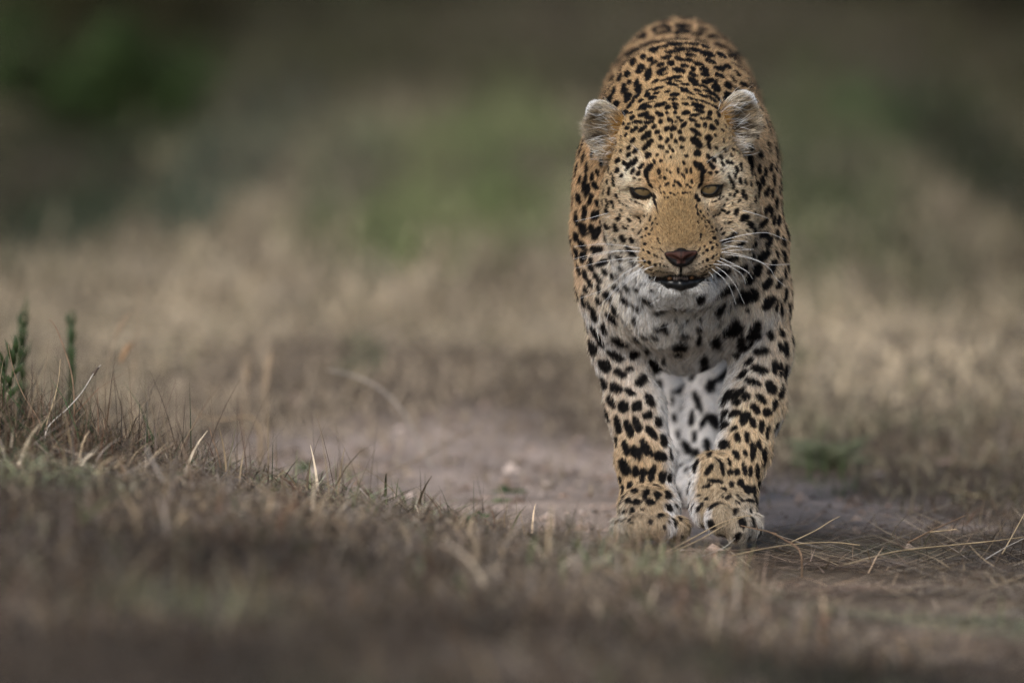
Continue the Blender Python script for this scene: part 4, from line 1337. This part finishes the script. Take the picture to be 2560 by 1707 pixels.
def sample_xy(n, x0, x1, y0, y1, dens):
    X = rng.uniform(x0, x1, n); Y = rng.uniform(y0, y1, n)
    k = rng.random(n) < dens(X, Y)
    return X[k], Y[k]


pn = Waves(3.2, 41, dim=2); pn2 = Waves(11, 42, dim=2)


hue_w, hue_v, hue_g = Waves(5.5, 43, dim=2), Waves(2.1, 44, dim=2), Waves(7.0, 45, dim=2)


def mottle(c, X, Y):
    """clumps of darker, redder and greener growth"""
    p = np.stack([X * 1.3, Y * .8], 1)
    k = np.clip(1 + .38 * hue_w(p) + .26 * hue_v(p), .25, 2.0)
    g = smoothstep(.7, 1.7, hue_g(p))[:, None] * .55
    r = smoothstep(.8, 1.8, hue_v(p * 1.7 + 9))[:, None] * .4
    c = c * k[:, None]
    c = c * (1 - g) + c.mean(1, keepdims=True) * np.array([.75, 1.15, .55]) * g
    return c * (1 - r) + c.mean(1, keepdims=True) * np.array([1.5, .9, .6]) * r


def patch(X, Y, f=pn): return f(np.stack([X, Y], 1))


def bank_d(X, Y): return smoothstep(.004, .030, bank_h(X, Y))


# 1 short dry grass on the bank
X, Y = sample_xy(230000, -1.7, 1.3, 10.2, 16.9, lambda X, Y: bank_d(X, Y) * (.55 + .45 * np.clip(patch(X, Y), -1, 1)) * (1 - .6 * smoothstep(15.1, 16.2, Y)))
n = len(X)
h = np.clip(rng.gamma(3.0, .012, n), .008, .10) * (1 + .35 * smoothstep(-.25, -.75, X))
s1 = blades(X, Y, h, rng.uniform(.0009, .0024, n), np.abs(rng.normal(.95, .50, n)).clip(0, 1.7), mottle(mixcol(n, [STRAW, BROWN, GREY, DARK, RED, GREEN], [2.3, 3.1, 2.5, 2.6, 1.3, .5], .38), X, Y) * ((.62 - .18 * smoothstep(-.30, -.6, X)) * (.80 + .18 * smoothstep(12.4, 14.0, Y)))[:, None], bend=.9)  # darker towards the camera: frame-edge shading put into the blade colour
# lying bits in the mat
X, Y = sample_xy(110000, -1.7, 1.3, 10.2, 16.5, lambda X, Y: bank_d(X, Y) * .8)
n = len(X)
s2 = blades(X, Y, rng.uniform(.02, .07, n), rng.uniform(.001, .0024, n), rng.uniform(1.0, 1.62, n), mottle(mixcol(n, [STRAW, BROWN, GREY, DARK, PALE], [2.2, 3, 2.4, 2.0, .9], .35), X, Y) * .72, zoff=rng.uniform(.0, .026, n), bend=.1)
# taller stems at the crest on the left
X, Y = sample_xy(3400, -1.6, -.10, 13.9, 16.0, lambda X, Y: bank_d(X, Y) * smoothstep(-.05, -.50, X) * .7)
n = len(X)
s3 = blades(X, Y, rng.uniform(.04, .16, n), rng.uniform(.0011, .0024, n), np.abs(rng.normal(.62, .45, n)).clip(0, 1.6), mixcol(n, [STRAW, BROWN, GREY, RED, DGREEN, DARK], [2, 3, 1.6, 1.4, .9, 1.6]) * .66, bend=.8, segs=4)
# dark tangled growth at the far left
X, Y = sample_xy(26000, -1.3, -.36, 14.2, 15.5, lambda X, Y: smoothstep(-.36, -.60, X) * (.6 + .4 * np.clip(patch(X, Y, pn2), -1, 1)))
n = len(X)
s5 = blades(X, Y, rng.gamma(4, .016, n).clip(.02, .15), rng.uniform(.0010, .0024, n), np.abs(rng.normal(.8, .55, n)).clip(0, 1.7), mixcol(n, [BROWN, DARK, DGREEN, RED, STRAW], [2.4, 3.4, 1.5, 1.3, .9], .35) * .75, bend=.9, segs=3)
# a few taller blades close by, far out of focus
X, Y = sample_xy(1500, -.8, .62, 11.0, 13.4, lambda X, Y: .4 + .6 * np.clip(patch(X, Y, pn2), 0, 1))
n = len(X)
s6 = blades(X, Y, rng.uniform(.03, .085, n) * (1 - .45 * smoothstep(-.3, .1, X)), rng.uniform(.002, .0045, n), np.abs(rng.normal(.7, .4, n)), mottle(mixcol(n, [STRAW, GREEN, RED, GREY, DARK], [2.5, 1.5, 1.5, 2, 1.6], .3) * .8, X, Y), bend=.9, segs=3)
# broader withered leaves among the straw
X, Y = sample_xy(9000, -1.4, .8, 12.4, 15.6, lambda X, Y: bank_d(X, Y) * (.35 + .65 * np.clip(patch(X, Y, pn2), 0, 1)))
n = len(X)
s7 = blades(X, Y, rng.uniform(.02, .075, n), rng.uniform(.0026, .0052, n), np.abs(rng.normal(1.0, .5, n)).clip(0, 1.65), mottle(mixcol(n, [STRAW, PALE, GREY, BROWN, GREEN, RED], [2.6, 1.3, 2, 2, .9, .8], .3) * .75, X, Y), zoff=rng.uniform(0, .018, n), bend=1.1, segs=4)
# a looser fringe of grass just in front of the planted paw
X, Y = sample_xy(5000, .02, .34, 13.55, 14.15, lambda X, Y: smoothstep(.34, .24, X) * smoothstep(.02, .10, X) * (.5 + .5 * np.clip(patch(X, Y, pn2), -1, 1)))
n = len(X)
s4 = blades(X, Y, rng.uniform(.025, .072, n), rng.uniform(.0009, .0020, n), np.abs(rng.normal(.5, .35, n)), mottle(mixcol(n, [STRAW, BROWN, GREY, GREEN, DARK], [2.4, 2.6, 2.4, 1.3, 1.0], .3), X, Y) * .8, bend=.9)
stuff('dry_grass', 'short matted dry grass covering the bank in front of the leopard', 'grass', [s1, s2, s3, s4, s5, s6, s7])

# 2 straw litter on the trodden ground at the right
X, Y = sample_xy(210000, -.2, 1.7, 10.8, 15.7, lambda X, Y: (1 - bank_d(X, Y)) * (.30 + .70 * smoothstep(.22, .50, X)) * (1 - .97 * track_mask(X, Y)) * (.5 + .5 * np.clip(patch(X, Y, pn2), -1, 1)))
n = len(X)
az = rng.normal(0, .75, n) + np.where(rng.random(n) < .5, 0, math.pi)
s1 = blades(X, Y, rng.gamma(2.2, .022, n).clip(.008, .16), rng.uniform(.0010, .0024, n), rng.uniform(1.32, 1.60, n), mottle(mixcol(n, [STRAW, BROWN, GREY, DARK, PALE], [2.4, 2.6, 2.2, 2.8, .6], .35), X, Y) * .8, zoff=rng.uniform(.001, .010, n), bend=.06, az=az)
X, Y = sample_xy(60000, .25, 1.9, 13.9, 17.4, lambda X, Y: smoothstep(.40, .75, X + (Y - 14.8) * .10) * (1 - track_mask(X, Y)) * (.6 + .4 * np.clip(patch(X, Y), -1, 1)))
n = len(X)
s2 = blades(X, Y, np.clip(rng.gamma(3, .009, n), .006, .07), rng.uniform(.0010, .0022, n), np.abs(rng.normal(.85, .4, n)), mottle(mixcol(n, [STRAW, BROWN, GREY, DARK, RED, DGREEN], [1.6, 3, 2, 3.2, 1, .5], .3), X, Y) * .60, bend=.8)
X, Y = sample_xy(2600, .10, 1.7, 13.4, 15.5, lambda X, Y: (1 - bank_d(X, Y)) * smoothstep(.12, .5, X) * (1 - .9 * track_mask(X, Y)))
n = len(X)
az = rng.normal(0, .6, n) + np.where(rng.random(n) < .5, 0, math.pi)
s3 = blades(X, Y, rng.uniform(.04, .15, n), rng.uniform(.0012, .0024, n), rng.uniform(1.2, 1.55, n), mixcol(n, [STRAW, PALE, BROWN, GREY], [3, 1.4, 1.5, 1], .25) * .9, zoff=rng.uniform(.002, .014, n), bend=rng.normal(0, .12, n), az=az, segs=5)
stuff('straw_litter', 'scattered broken straw lying on the bare ground beside the paws', 'straw', [s1, s2, s3])

# 2b crumbs of soil on the track
X, Y = sample_xy(9000, -.7, 1.0, 14.2, 18.2, lambda X, Y: np.clip(track_mask(X, Y), .08, 1) * (.35 + .65 * np.clip(patch(X, Y, pn2), 0, 1)))
n = len(X)
sz = rng.gamma(2.0, .0022, n).clip(.0015, .016)
octv = np.array([[1, 0, 0], [0, 1, 0], [-1, 0, 0], [0, -1, 0], [0, 0, .8], [0, 0, -.8]])
V = octv[None] * sz[:, None, None] * rng.uniform(.6, 1.3, (n, 6, 3)) + np.stack([X, Y, ground_z(X, Y) + sz * .25], 1)[:, None]
of = np.array([[0, 1, 4, 4], [1, 2, 4, 4], [2, 3, 4, 4], [3, 0, 4, 4]])
of = np.array([[0, 1, 4], [1, 2, 4], [2, 3, 4], [3, 0, 4]])
cc = np.repeat(mixcol(n, [(.30, .23, .19), (.20, .145, .115), (.11, .08, .06), (.38, .31, .27)], [3, 3, 2, 1], .2)[:, None], 6, 1).reshape(-1, 3)
tag(mesh_obj('soil_crumbs', V.reshape(-1, 3), (np.arange(n)[:, None, None] * 6 + of[None]).reshape(-1, 3), grass_mat, colors=cc, smooth=False), 'small crumbs of dry soil scattered over the track', 'soil', None, 'stuff')

# 3 grass beyond the track
PATCHES = [  # photo pixel x, row, radius px, colour, weight: green growth among the straw
    (1240, 470, 70, (.06, .135, .024), 1.0), (1150, 470, 190, (.130, .150, .062), .7), (1000, 560, 130, (.10, .125, .045), .85), (800, 560, 60, (.07, .085, .03), .9), (950, 470, 200, (.150, .162, .078), .6), (1280, 380, 190, (.115, .135, .058), .7), (870, 430, 120, (.10, .105, .065), .7), (1350, 560, 100, (.12, .14, .06), .6),
    (500, 480, 120, (.045, .065, .040), .9), (220, 500, 160, (.030, .042, .022), .95), (300, 320, 200, (.028, .034, .016), .9), (100, 380, 180, (.028, .028, .014), .9), (650, 330, 160, (.060, .068, .045), .7),
    (2140, 300, 110, (.055, .090, .030), .8), (2050, 480, 90, (.045, .07, .028), .85), (2330, 340, 160, (.032, .04, .018), .9), (2480, 480, 140, (.022, .026, .012), .95), (2250, 650, 150, (.115, .11, .065), .6), (2070, 1150, 70, (.07, .105, .038), .9), (1960, 900, 60, (.12, .13, .07), .5), (900, 920, 60, (.12, .135, .075), .5), (2010, 380, 220, (.062, .072, .034), .8), (1980, 600, 150, (.09, .10, .048), .7), (2420, 130, 200, (.040, .038, .018), .9),
]
PW = []
for px, py, r, c, w in PATCHES:
    dep = 1.098 / math.tan(math.atan((py - CY) / F) + PITCH)
    PW.append(((px - CX) / F * dep, dep, r / F * dep, r / F * dep * dep / 1.098, c, w))
bgw = Waves(2.2, 51, dim=2); bgw2 = Waves(.8, 52, dim=2)


def far_tint(X, Y):
    n = len(X)
    c = mixcol(n, [(.43, .345, .235), (.37, .30, .21), (.32, .265, .195), (.27, .22, .155), (.24, .21, .13)], [3, 3, 2, 1.4, 1.2], .15)
    p = np.stack([X, Y / 16.0], 1)                     # clumps lie long in depth, as tussock drifts do
    c *= np.clip(1.02 + .20 * bgw(p * 5) + .16 * bgw2(p * 6), .35, 2)[:, None]
    g = smoothstep(.3, 1.4, bgw2(p * 4 + 3))[:, None] * .5
    c = c * (1 - g) + np.array([.15, .155, .085]) * g
    r = smoothstep(.6, 1.6, bgw(p * 3 + 7))[:, None] * .5
    c = c * (1 - r) + np.array([.26, .20, .15]) * r
    # farther off the growth is greener and darker, most of all at the left
    f = smoothstep(22.0, 27.0, Y)[:, None] * .55
    c = c * (1 - f) + np.array([.100, .102, .054]) * f * rng.uniform(.7, 1.3, (n, 1))
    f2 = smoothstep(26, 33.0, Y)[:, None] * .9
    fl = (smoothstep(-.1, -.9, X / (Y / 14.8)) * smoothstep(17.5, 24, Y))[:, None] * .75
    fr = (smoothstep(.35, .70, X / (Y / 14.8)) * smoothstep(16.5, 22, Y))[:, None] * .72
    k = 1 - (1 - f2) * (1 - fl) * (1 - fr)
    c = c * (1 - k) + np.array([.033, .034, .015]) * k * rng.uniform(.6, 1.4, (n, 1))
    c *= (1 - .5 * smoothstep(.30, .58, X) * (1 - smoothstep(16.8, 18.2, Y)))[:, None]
    for x0, y0, rx, ry, pc, w in PW:
        d = np.sqrt(((X - x0) / rx) ** 2 + ((Y - y0) / ry) ** 2)
        m = (rng.random(n) < w * smoothstep(1.25, .6, d))
        c[m] = np.array(pc) * rng.uniform(.7, 1.35, (m.sum(), 1))
    return c


sets = []
for (n0, y0, y1, hm, wm) in ((110000, 15.3, 21, .022, .0045), (125000, 19.5, 30, .040, .009), (110000, 28, 52, .06, .018)):
    Y = rng.uniform(y0, y1, n0)
    X = rng.uniform(-1, 1, n0) * (Y * .045 + 1.3 + np.clip(Y - 19, 0, 40) * .13)
    k = rng.random(n0) > track_mask(X, Y) * .82
    k &= rng.random(n0) < smoothstep(y0, y0 + 1.2, Y)
    X, Y = X[k], Y[k]
    n = len(X)
    hh = np.clip(rng.gamma(4, hm / 4, n), .01, .25)
    sets.append(blades(X, Y, hh, rng.uniform(.5, 1.4, n) * wm, np.abs(rng.normal(.8, .4, n)), far_tint(X, Y), bend=.7, segs=1 if y0 > 27 else 2))
stuff('meadow_grass', 'tall dry grass out of focus behind the leopard', 'grass', sets)

# 4 single stems and twigs that can be picked out
stem_mats = {k: plain_mat('stem_' + k, c, .6, .3, 60, .3) for k, c in dict(straw=(.40, .30, .18), pale=(.52, .46, .39), grey=(.33, .29, .25), dull=(.26, .19, .12), brown=(.20, .125, .075), dark=(.10, .07, .05), green=(.04, .085, .02), rust=(.30, .17, .08)).items()}


def ray_at(px, py, Y):
    """world point on the plane of depth Y that stands where the photograph shows px, py"""
    return to_world(P(px, py, Y - DIST))


def stem(name, label, cat, pts, mat, r=.0011, group=None, extras=(), taper=.45):
    """pts: (photo x, y, depth) along the stem; root first"""
    W = np.array([ray_at(*p) for p in pts])
    gz = float(ground_z(W[:1, 0], W[:1, 1])[0])
    if W[0, 2] > gz + .03: W = np.vstack([[W[0, 0] - (W[1, 0] - W[0, 0]) * .15, W[0, 1], gz - .004], W])
    root = W[0].copy()
    r *= .85
    c = spline(W, 6 * len(pts))
    v, f = tube(c, np.linspace(r, r * taper, len(c)), 5)
    if extras:
        e = tag(empty(name, Vector(root)), label, cat, group)
        mesh_obj('stalk', v, f, stem_mats[mat], e)
        for nm, epts, er, em in extras:
            W2 = np.array([ray_at(*p) for p in epts])
            c2 = spline(W2, 5 * len(epts))
            rr = er * np.sin(np.linspace(.5, math.pi - .15, len(c2))) if nm == 'seed_head' else np.linspace(er, er * .4, len(c2))
            v2, f2 = tube(c2, rr, 5)
            mesh_obj(nm, v2, f2, stem_mats[em], e)
        return e
    o = mesh_obj(name, v - root, f, stem_mats[mat])
    o.location = Vector(root)
    return tag(o, label, cat, group)


Yf = 14.55
stem('straw_stem', 'pale split straw slanting up across the lifted right paw', 'straw', [(1655, 1385, 14.50), (1740, 1340, 14.55), (1800, 1308, 14.58), (1850, 1292, 14.60), (1880, 1288, 14.60)], 'straw', .0011, extras=[('stalk', [(1662, 1388, 14.50), (1750, 1348, 14.54), (1810, 1313, 14.57), (1858, 1292, 14.59)], .0009, 'straw')])
stem('twig', 'brown forked twig leaning on the lifted right paw', 'twig', [(2000, 1378, 14.40), (1960, 1348, 14.48), (1925, 1330, 14.54), (1895, 1323, 14.58), (1852, 1313, 14.61)], 'brown', .0016, extras=[('side_shoot', [(1895, 1323, 14.58), (1892, 1316, 14.575), (1890, 1310, 14.57)], .0010, 'brown'), ('side_shoot', [(1925, 1330, 14.54), (1940, 1333, 14.53), (1942, 1336, 14.53)], .0008, 'brown')])
stem('straw_stem', 'short tan straw rising just right of the lifted paw', 'straw', [(1978, 1355, 14.70), (2040, 1325, 14.74), (2075, 1303, 14.76), (2100, 1290, 14.78)], 'straw', .0013)
stem('straw_stem', 'long brown straw rising towards the dark grass at right', 'straw', [(2270, 1356, 14.72), (2330, 1325, 14.76), (2380, 1303, 14.80), (2413, 1288, 14.82)], 'brown', .0015, extras=[('side_shoot', [(2320, 1330, 14.755), (2360, 1326, 14.76), (2392, 1322, 14.76)], .0010, 'straw')])
stem('straw_stem', 'tan straw slanting up steeply at the right edge', 'straw', [(2505, 1385, 14.66), (2530, 1340, 14.70), (2552, 1300, 14.73), (2575, 1255, 14.76)], 'straw', .0013)
stem('straw_stem', 'blurred pale straw sloping down to the right edge', 'straw', [(2600, 1282, 16.0), (2500, 1255, 16.0), (2430, 1237, 16.0), (2369, 1222, 16.0)], 'straw', .0028)
stem('straw_stem', 'long curved straw lying in front of both paws', 'straw', [(1830, 1388, 14.5), (1900, 1373, 14.53), (1985, 1360, 14.58), (2080, 1355, 14.6), (2150, 1362, 14.58)], 'straw', .0012)
stem('straw_stem', 'dark curved straw lying behind the tan one near the paws', 'straw', [(1795, 1378, 14.54), (1880, 1372, 14.56), (1960, 1362, 14.6), (2030, 1356, 14.62)], 'dark', .0012)
stem('straw_stem', 'longest straw lying low across the litter at right', 'straw', [(2110, 1412, 14.42), (2240, 1378, 14.52), (2380, 1362, 14.58), (2480, 1352, 14.6), (2570, 1340, 14.64)], 'straw', .0013)
stem('straw_stem', 'bleached straw lying under the lifted paw', 'straw', [(1690, 1402, 14.46), (1760, 1388, 14.5), (1810, 1368, 14.54), (1838, 1345, 14.57)], 'pale', .0009)
stem('straw_stem', 'grey straw sloping down at far right below the others', 'straw', [(2460, 1400, 14.5), (2510, 1370, 14.56), (2560, 1345, 14.6)], 'pale', .0010)
stem('twig', 'dark upright hooked twig in the litter at right', 'twig', [(2262, 1370, 14.68), (2250, 1362, 14.68), (2243, 1350, 14.68), (2238, 1332, 14.68)], 'dark', .0014)
# at the left
stem('straw_stem', 'pale straw with a dark bud at its tip on the left bank', 'straw', [(118, 1072, 14.70), (170, 1020, 14.74), (205, 980, 14.78), (235, 932, 14.82), (252, 912, 14.84)], 'pale', .0015, extras=[('bud', [(233, 936, 14.82), (239, 928, 14.822), (246, 919, 14.83)], .0030, 'dark')])
stem('straw_stem', 'thin upright straw beside the budded one on the left bank', 'straw', [(116, 1065, 14.72), (135, 1000, 14.74), (146, 950, 14.75), (151, 898, 14.76)], 'straw', .0012)
stem('straw_stem', 'brown bent straw with a dark tip rising above the left bank', 'straw', [(185, 1000, 14.86), (178, 930, 14.88), (160, 870, 14.9), (140, 820, 14.92), (124, 798, 14.93)], 'brown', .0016)
stem('straw_stem', 'slender straw leaning to the left at the left edge', 'straw', [(102, 1062, 14.72), (60, 990, 14.74), (35, 930, 14.76), (20, 862, 14.78)], 'brown', .0012)
stem('straw_stem', 'blurred grey stem slanting in front of the left bank', 'straw', [(410, 1205, 13.6), (390, 1170, 13.62), (372, 1135, 13.64), (368, 1115, 13.65)], 'grey', .0018)
stem('straw_stem', 'brown straw in the middle of the left bank', 'straw', [(552, 1170, 14.66), (543, 1130, 14.68), (532, 1100, 14.7), (524, 1068, 14.72)], 'brown', .0013)
stem('straw_stem', 'blurred arching pale stalk bending over the track', 'stalk', [(1080, 1170, 16.3), (1045, 1100, 16.3), (1000, 1020, 16.3), (940, 965, 16.3), (870, 935, 16.3), (820, 925, 16.3)], 'grey', .0026, taper=.6)
stem('straw_stem', 'blurred thin stalk leaning across the foot of the arching one', 'stalk', [(960, 1190, 15.90), (1060, 1140, 16.00), (1160, 1085, 16.10), (1240, 1045, 16.20)], 'dull', .0018)
stem('grass_stalk', 'blurred upright tan stalk with a broad seed head', 'stalk', [(664, 1080, 16.60), (662, 1010, 16.62), (664, 960, 16.64), (668, 900, 16.66)], 'dull', .003, extras=[('seed_head', [(663, 985, 16.63), (667, 940, 16.65), (674, 895, 16.66), (682, 870, 16.67)], .006, 'dull')])
stem('grass_stalk', 'blurred upright stalk just left of the broad seed head', 'stalk', [(612, 1060, 16.70), (614, 1000, 16.72), (617, 950, 16.74), (620, 885, 16.76)], 'dull', .003, extras=[('seed_head', [(614, 960, 16.73), (618, 925, 16.74), (620, 890, 16.75)], .005, 'dull')])
stem('grass_stalk', 'tall blurred stalk with a curled tip above the left bank', 'stalk', [(330, 1010, 16.10), (335, 930, 16.15), (342, 850, 16.17), (345, 790, 16.19), (352, 700, 16.21)], 'dull', .0022, extras=[('seed_head', [(300, 905, 16.15), (318, 870, 16.16), (334, 855, 16.17)], .004, 'rust')])
stem('grass_stalk', 'blurred pale seed head leaning left of the tall stalk', 'stalk', [(262, 980, 16.00), (275, 890, 16.03), (295, 830, 16.06), (325, 785, 16.08)], 'dull', .0018, extras=[('seed_head', [(285, 850, 16.05), (305, 808, 16.07), (328, 780, 16.08)], .004, 'dull')])
stem('straw_stem', 'blurred horizontal dead stalk lying behind the left bank', 'stalk', [(640, 1052, 16.00), (560, 1048, 16.00), (510, 1042, 16.00), (480, 1020, 16.00)], 'dull', .0032)


def leaf(a, b, width, curl=.15, n=6):
    """a tapered, slightly folded leaf blade from a to b (world)"""
    a, b = np.asarray(a, float), np.asarray(b, float)
    ax = b - a
    L = np.linalg.norm(ax)
    side = np.cross(ax / L, [0.15, -1.0, .1]); side /= np.linalg.norm(side)
    nor = np.cross(side, ax / L)
    vs, fs = [], []
    for i in range(n + 1):
        t = i / n
        wd = width * math.sin(math.pi * (.12 + .88 * t)) if t < 1 else 0.0
        c = a + ax * t + nor * curl * L * math.sin(math.pi * t)
        vs += [c - side * wd, c + nor * wd * .35, c + side * wd]
        if i: fs += [(3 * i - 3, 3 * i - 2, 3 * i + 1, 3 * i), (3 * i - 2, 3 * i - 1, 3 * i + 2, 3 * i + 1)]
    return np.array(vs), np.array(fs)


leaf_mats = {k: plain_mat('leaf_' + k, c, .55, .3, 90, .3) for k, c in dict(dark=(.032, .052, .018), mid=(.055, .105, .035), grey=(.12, .13, .075)).items()}


def herb(name, label, px, py, Y, h, spread, nl, width, mat, stem_mat='green', shoots=1, seed=0, top=None):
    r = np.random.default_rng(seed)
    ys = np.linspace(12.5, 18.5, 600)
    line = np.array([ray_at(px, py, y_) for y_ in ys])
    below = np.nonzero(line[:, 2] <= ground_z(line[:, 0], line[:, 1]) - .001)[0]
    root = line[below[0]] if len(below) else ray_at(px, py, Y)
    if top is not None:
        root = ray_at(px, top, Y)
        h = root[2] - float(ground_z(root[:1], root[1:2])[0])
    root[2] = float(ground_z(root[:1], root[1:2])[0]) - .002
    e = tag(empty(name, Vector(root)), label, 'plant')
    for s in range(shoots):
        tip = root + np.array([r.normal() * spread * .4, r.normal() * spread * .3, h * r.uniform(.8, 1.05)])
        mid = (root + tip) / 2 + r.normal(size=3) * spread * .1
        c = spline([root + r.normal(size=3) * [.006, .004, 0], mid, tip], 9)
        v, f = tube(c, np.linspace(.0016, .0007, 9), 5)
        mesh_obj('stem', v, f, stem_mats[stem_mat], e)
        for k in range(nl):
            t = (.25 + .75 * (k + .5) / nl) if h > .06 else (k + .5) / nl
            a = c[min(8, int(t * 8.99))]
            az = r.uniform(0, 6.283)
            b = a + np.array([math.cos(az) * spread, math.sin(az) * spread * .7, min(h, .05) * (r.uniform(.3, .9) if top is not None else r.uniform(.1, .6))]) * r.uniform(.6, 1.1)
            v, f = leaf(a, b, width * r.uniform(.7, 1.2))
            mesh_obj('leaf', v, f, leaf_mats[mat], e)
    return e


herb('green_plant', 'tall dark green shoot standing above the left bank', 176, 905, 15.85, .078, .008, 30, .0016, 'dark', shoots=3, seed=1, top=785)
herb('green_plant', 'leafy green shoots curving up at the left edge', 55, 960, 15.7, .085, .012, 26, .0015, 'dark', shoots=4, seed=2, top=815)
herb('green_plant', 'low dark green leaves at the far left edge of the bank', 8, 930, 15.1, .03, .020, 10, .0034, 'dark', shoots=2, seed=3, top=880)
herb('grass_tuft', 'small spiky green sprig on the crest of the bank', 768, 1182, 14.74, .012, .022, 16, .0014, 'mid', 'straw', 1, seed=4)
herb('grass_tuft', 'tiny upright green tuft right of the spiky sprig', 872, 1205, 14.72, .020, .008, 7, .0011, 'mid', 'straw', 1, seed=5)
herb('green_plant', 'dark green leafy clump where the bank meets the track', 1255, 1262, 14.66, .006, .024, 16, .0026, 'grey', shoots=3, seed=6)
herb('green_plant', 'flat dark green leaf clump just behind the bank edge', 1275, 1232, 14.74, .006, .026, 14, .0040, 'dark', shoots=2, seed=7)
herb('green_plant', 'blurred green weed low in front of the planted paw', 1160, 1320, 14.35, .02, .025, 12, .004, 'mid', shoots=2, seed=8)
herb('green_plant', 'blurred green weed behind the track at right of the paws', 2075, 1175, 16.9, .035, .060, 14, .005, 'grey', shoots=3, seed=9)

# 5 bushes and trees beyond the grass
bark = plain_mat('bark', (.05, .038, .028), .9, .1, 20, .4)
folmats = [plain_mat('foliage_' + k, c, .7, .15, 7, .45) for k, c in (('olive', (.042, .042, .018)), ('dark', (.016, .018, .008)), ('brown', (.060, .042, .028)), ('green', (.032, .052, .016)))]


def bush(name, label, x, y, hgt, wid, mi, seed, cat, trunk=False):
    r = np.random.default_rng(seed)
    z0 = float(ground_z(np.array([x]), np.array([y]))[0])
    e = tag(empty(name, Vector((x, y, z0))), label, cat)
    base = np.array([x, y, z0])
    limbs, clumps = [], []
    nl = 9 if not trunk else 8
    top0 = base + np.array([r.normal() * .05 * wid, 0, hgt * (.45 if trunk else .05)])
    if trunk:
        limbs.append(tube(spline([base - [0, 0, .1], base + [.05, 0, hgt * .22], top0], 8), np.linspace(.05, .028, 8) * hgt, 7))
    for k in range(nl):
        az = r.uniform(0, 6.283); el = r.uniform(.15, 1.3)
        L = r.uniform(.55, 1.0)
        d = np.array([math.cos(az) * math.cos(el) * wid / 2, math.sin(az) * math.cos(el) * wid / 2, math.sin(el) * hgt * (.5 if trunk else .9)])
        tip = top0 + d * L
        limbs.append(tube(spline([top0, top0 + d * L * .5 + r.normal(size=3) * .04 * wid, tip], 7), np.linspace(.014, .004, 7) * (hgt if trunk else wid), 5))
        for t in (.55, .8, 1.0):
            clumps.append(top0 + d * L * t + r.normal(size=3) * .05 * wid)
    v, f = join(limbs)
    mesh_obj('trunk' if trunk else 'branches', v, f, bark, e)
    cl = np.array(clumps)
    n = 2600
    ci = r.integers(len(cl), size=n)
    rad = r.uniform(.10, .20, len(cl)) * wid
    dd = r.normal(size=(n, 3)); dd /= np.linalg.norm(dd, axis=1, keepdims=True)
    pos = cl[ci] + dd * (rad[ci] * r.uniform(.2, 1.0, n) ** .6)[:, None] * [1, 1, .8]
    pos[:, 2] = np.maximum(pos[:, 2], z0 + .02)
    a = r.normal(size=(n, 3)); a /= np.linalg.norm(a, axis=1, keepdims=True)
    b = np.cross(a, r.normal(size=(n, 3))); b /= np.linalg.norm(b, axis=1, keepdims=True)
    sz = r.uniform(.015, .034, n)[:, None] * (.5 + .5 * wid)
    V = np.stack([pos - a * sz, pos + b * sz * .5, pos + a * sz, pos - b * sz * .5], 1).reshape(-1, 3)
    mesh_obj('crown', V, np.arange(4 * n).reshape(-1, 4), folmats[mi], e, smooth=False)
    return e


def at(px, Y): return (px - CX) / F * Y


bush('bush', 'dark olive bush at the top left corner of the view', at(120, 36), 36.0, 1.0, 1.5, 0, 61, 'bush')
bush('bush', 'almost black bush at the top, left of centre', at(520, 39), 39.0, 1.1, .9, 1, 62, 'bush')
bush('bush', 'brown leaved bush between the two dark bushes at top left', at(330, 38), 38.0, .8, .8, 2, 63, 'bush')
bush('bush', 'broad olive bush above the left half of the view', at(800, 41), 41.0, .8, 1.3, 3, 64, 'bush')
bush('bush', 'reddish brown bush above the gap left of the leopard', at(1090, 42), 42.0, .6, .9, 2, 65, 'bush')
bush('bush', 'low green bush in front of the dark thicket at left', at(230, 29), 29.0, .30, .7, 3, 66, 'bush')
bush('bush', 'dark bush at the top right corner of the view', at(2480, 37), 37.0, .9, 1.3, 1, 67, 'bush')
bush('bush', 'olive bush above and right of the leopard', at(2150, 40), 40.0, .9, 1.2, 0, 68, 'bush')
rb = np.random.default_rng(5)
for i, (x, y, kind) in enumerate(((-7.5, 52, 'tall'), (-4.2, 56, 'leaning'), (-1.5, 50, 'broad'), (1.6, 54, 'round'), (4.6, 51, 'dense'), (7.8, 57, 'thin'))):
    bush('tree', '%s dark tree in the wood far behind the leopard' % kind, x, y, 5.0 + rb.uniform(-.5, 1.5), 4.6, (0, 1, 3, 1, 0, 3)[i], 80 + i, 'tree', True)
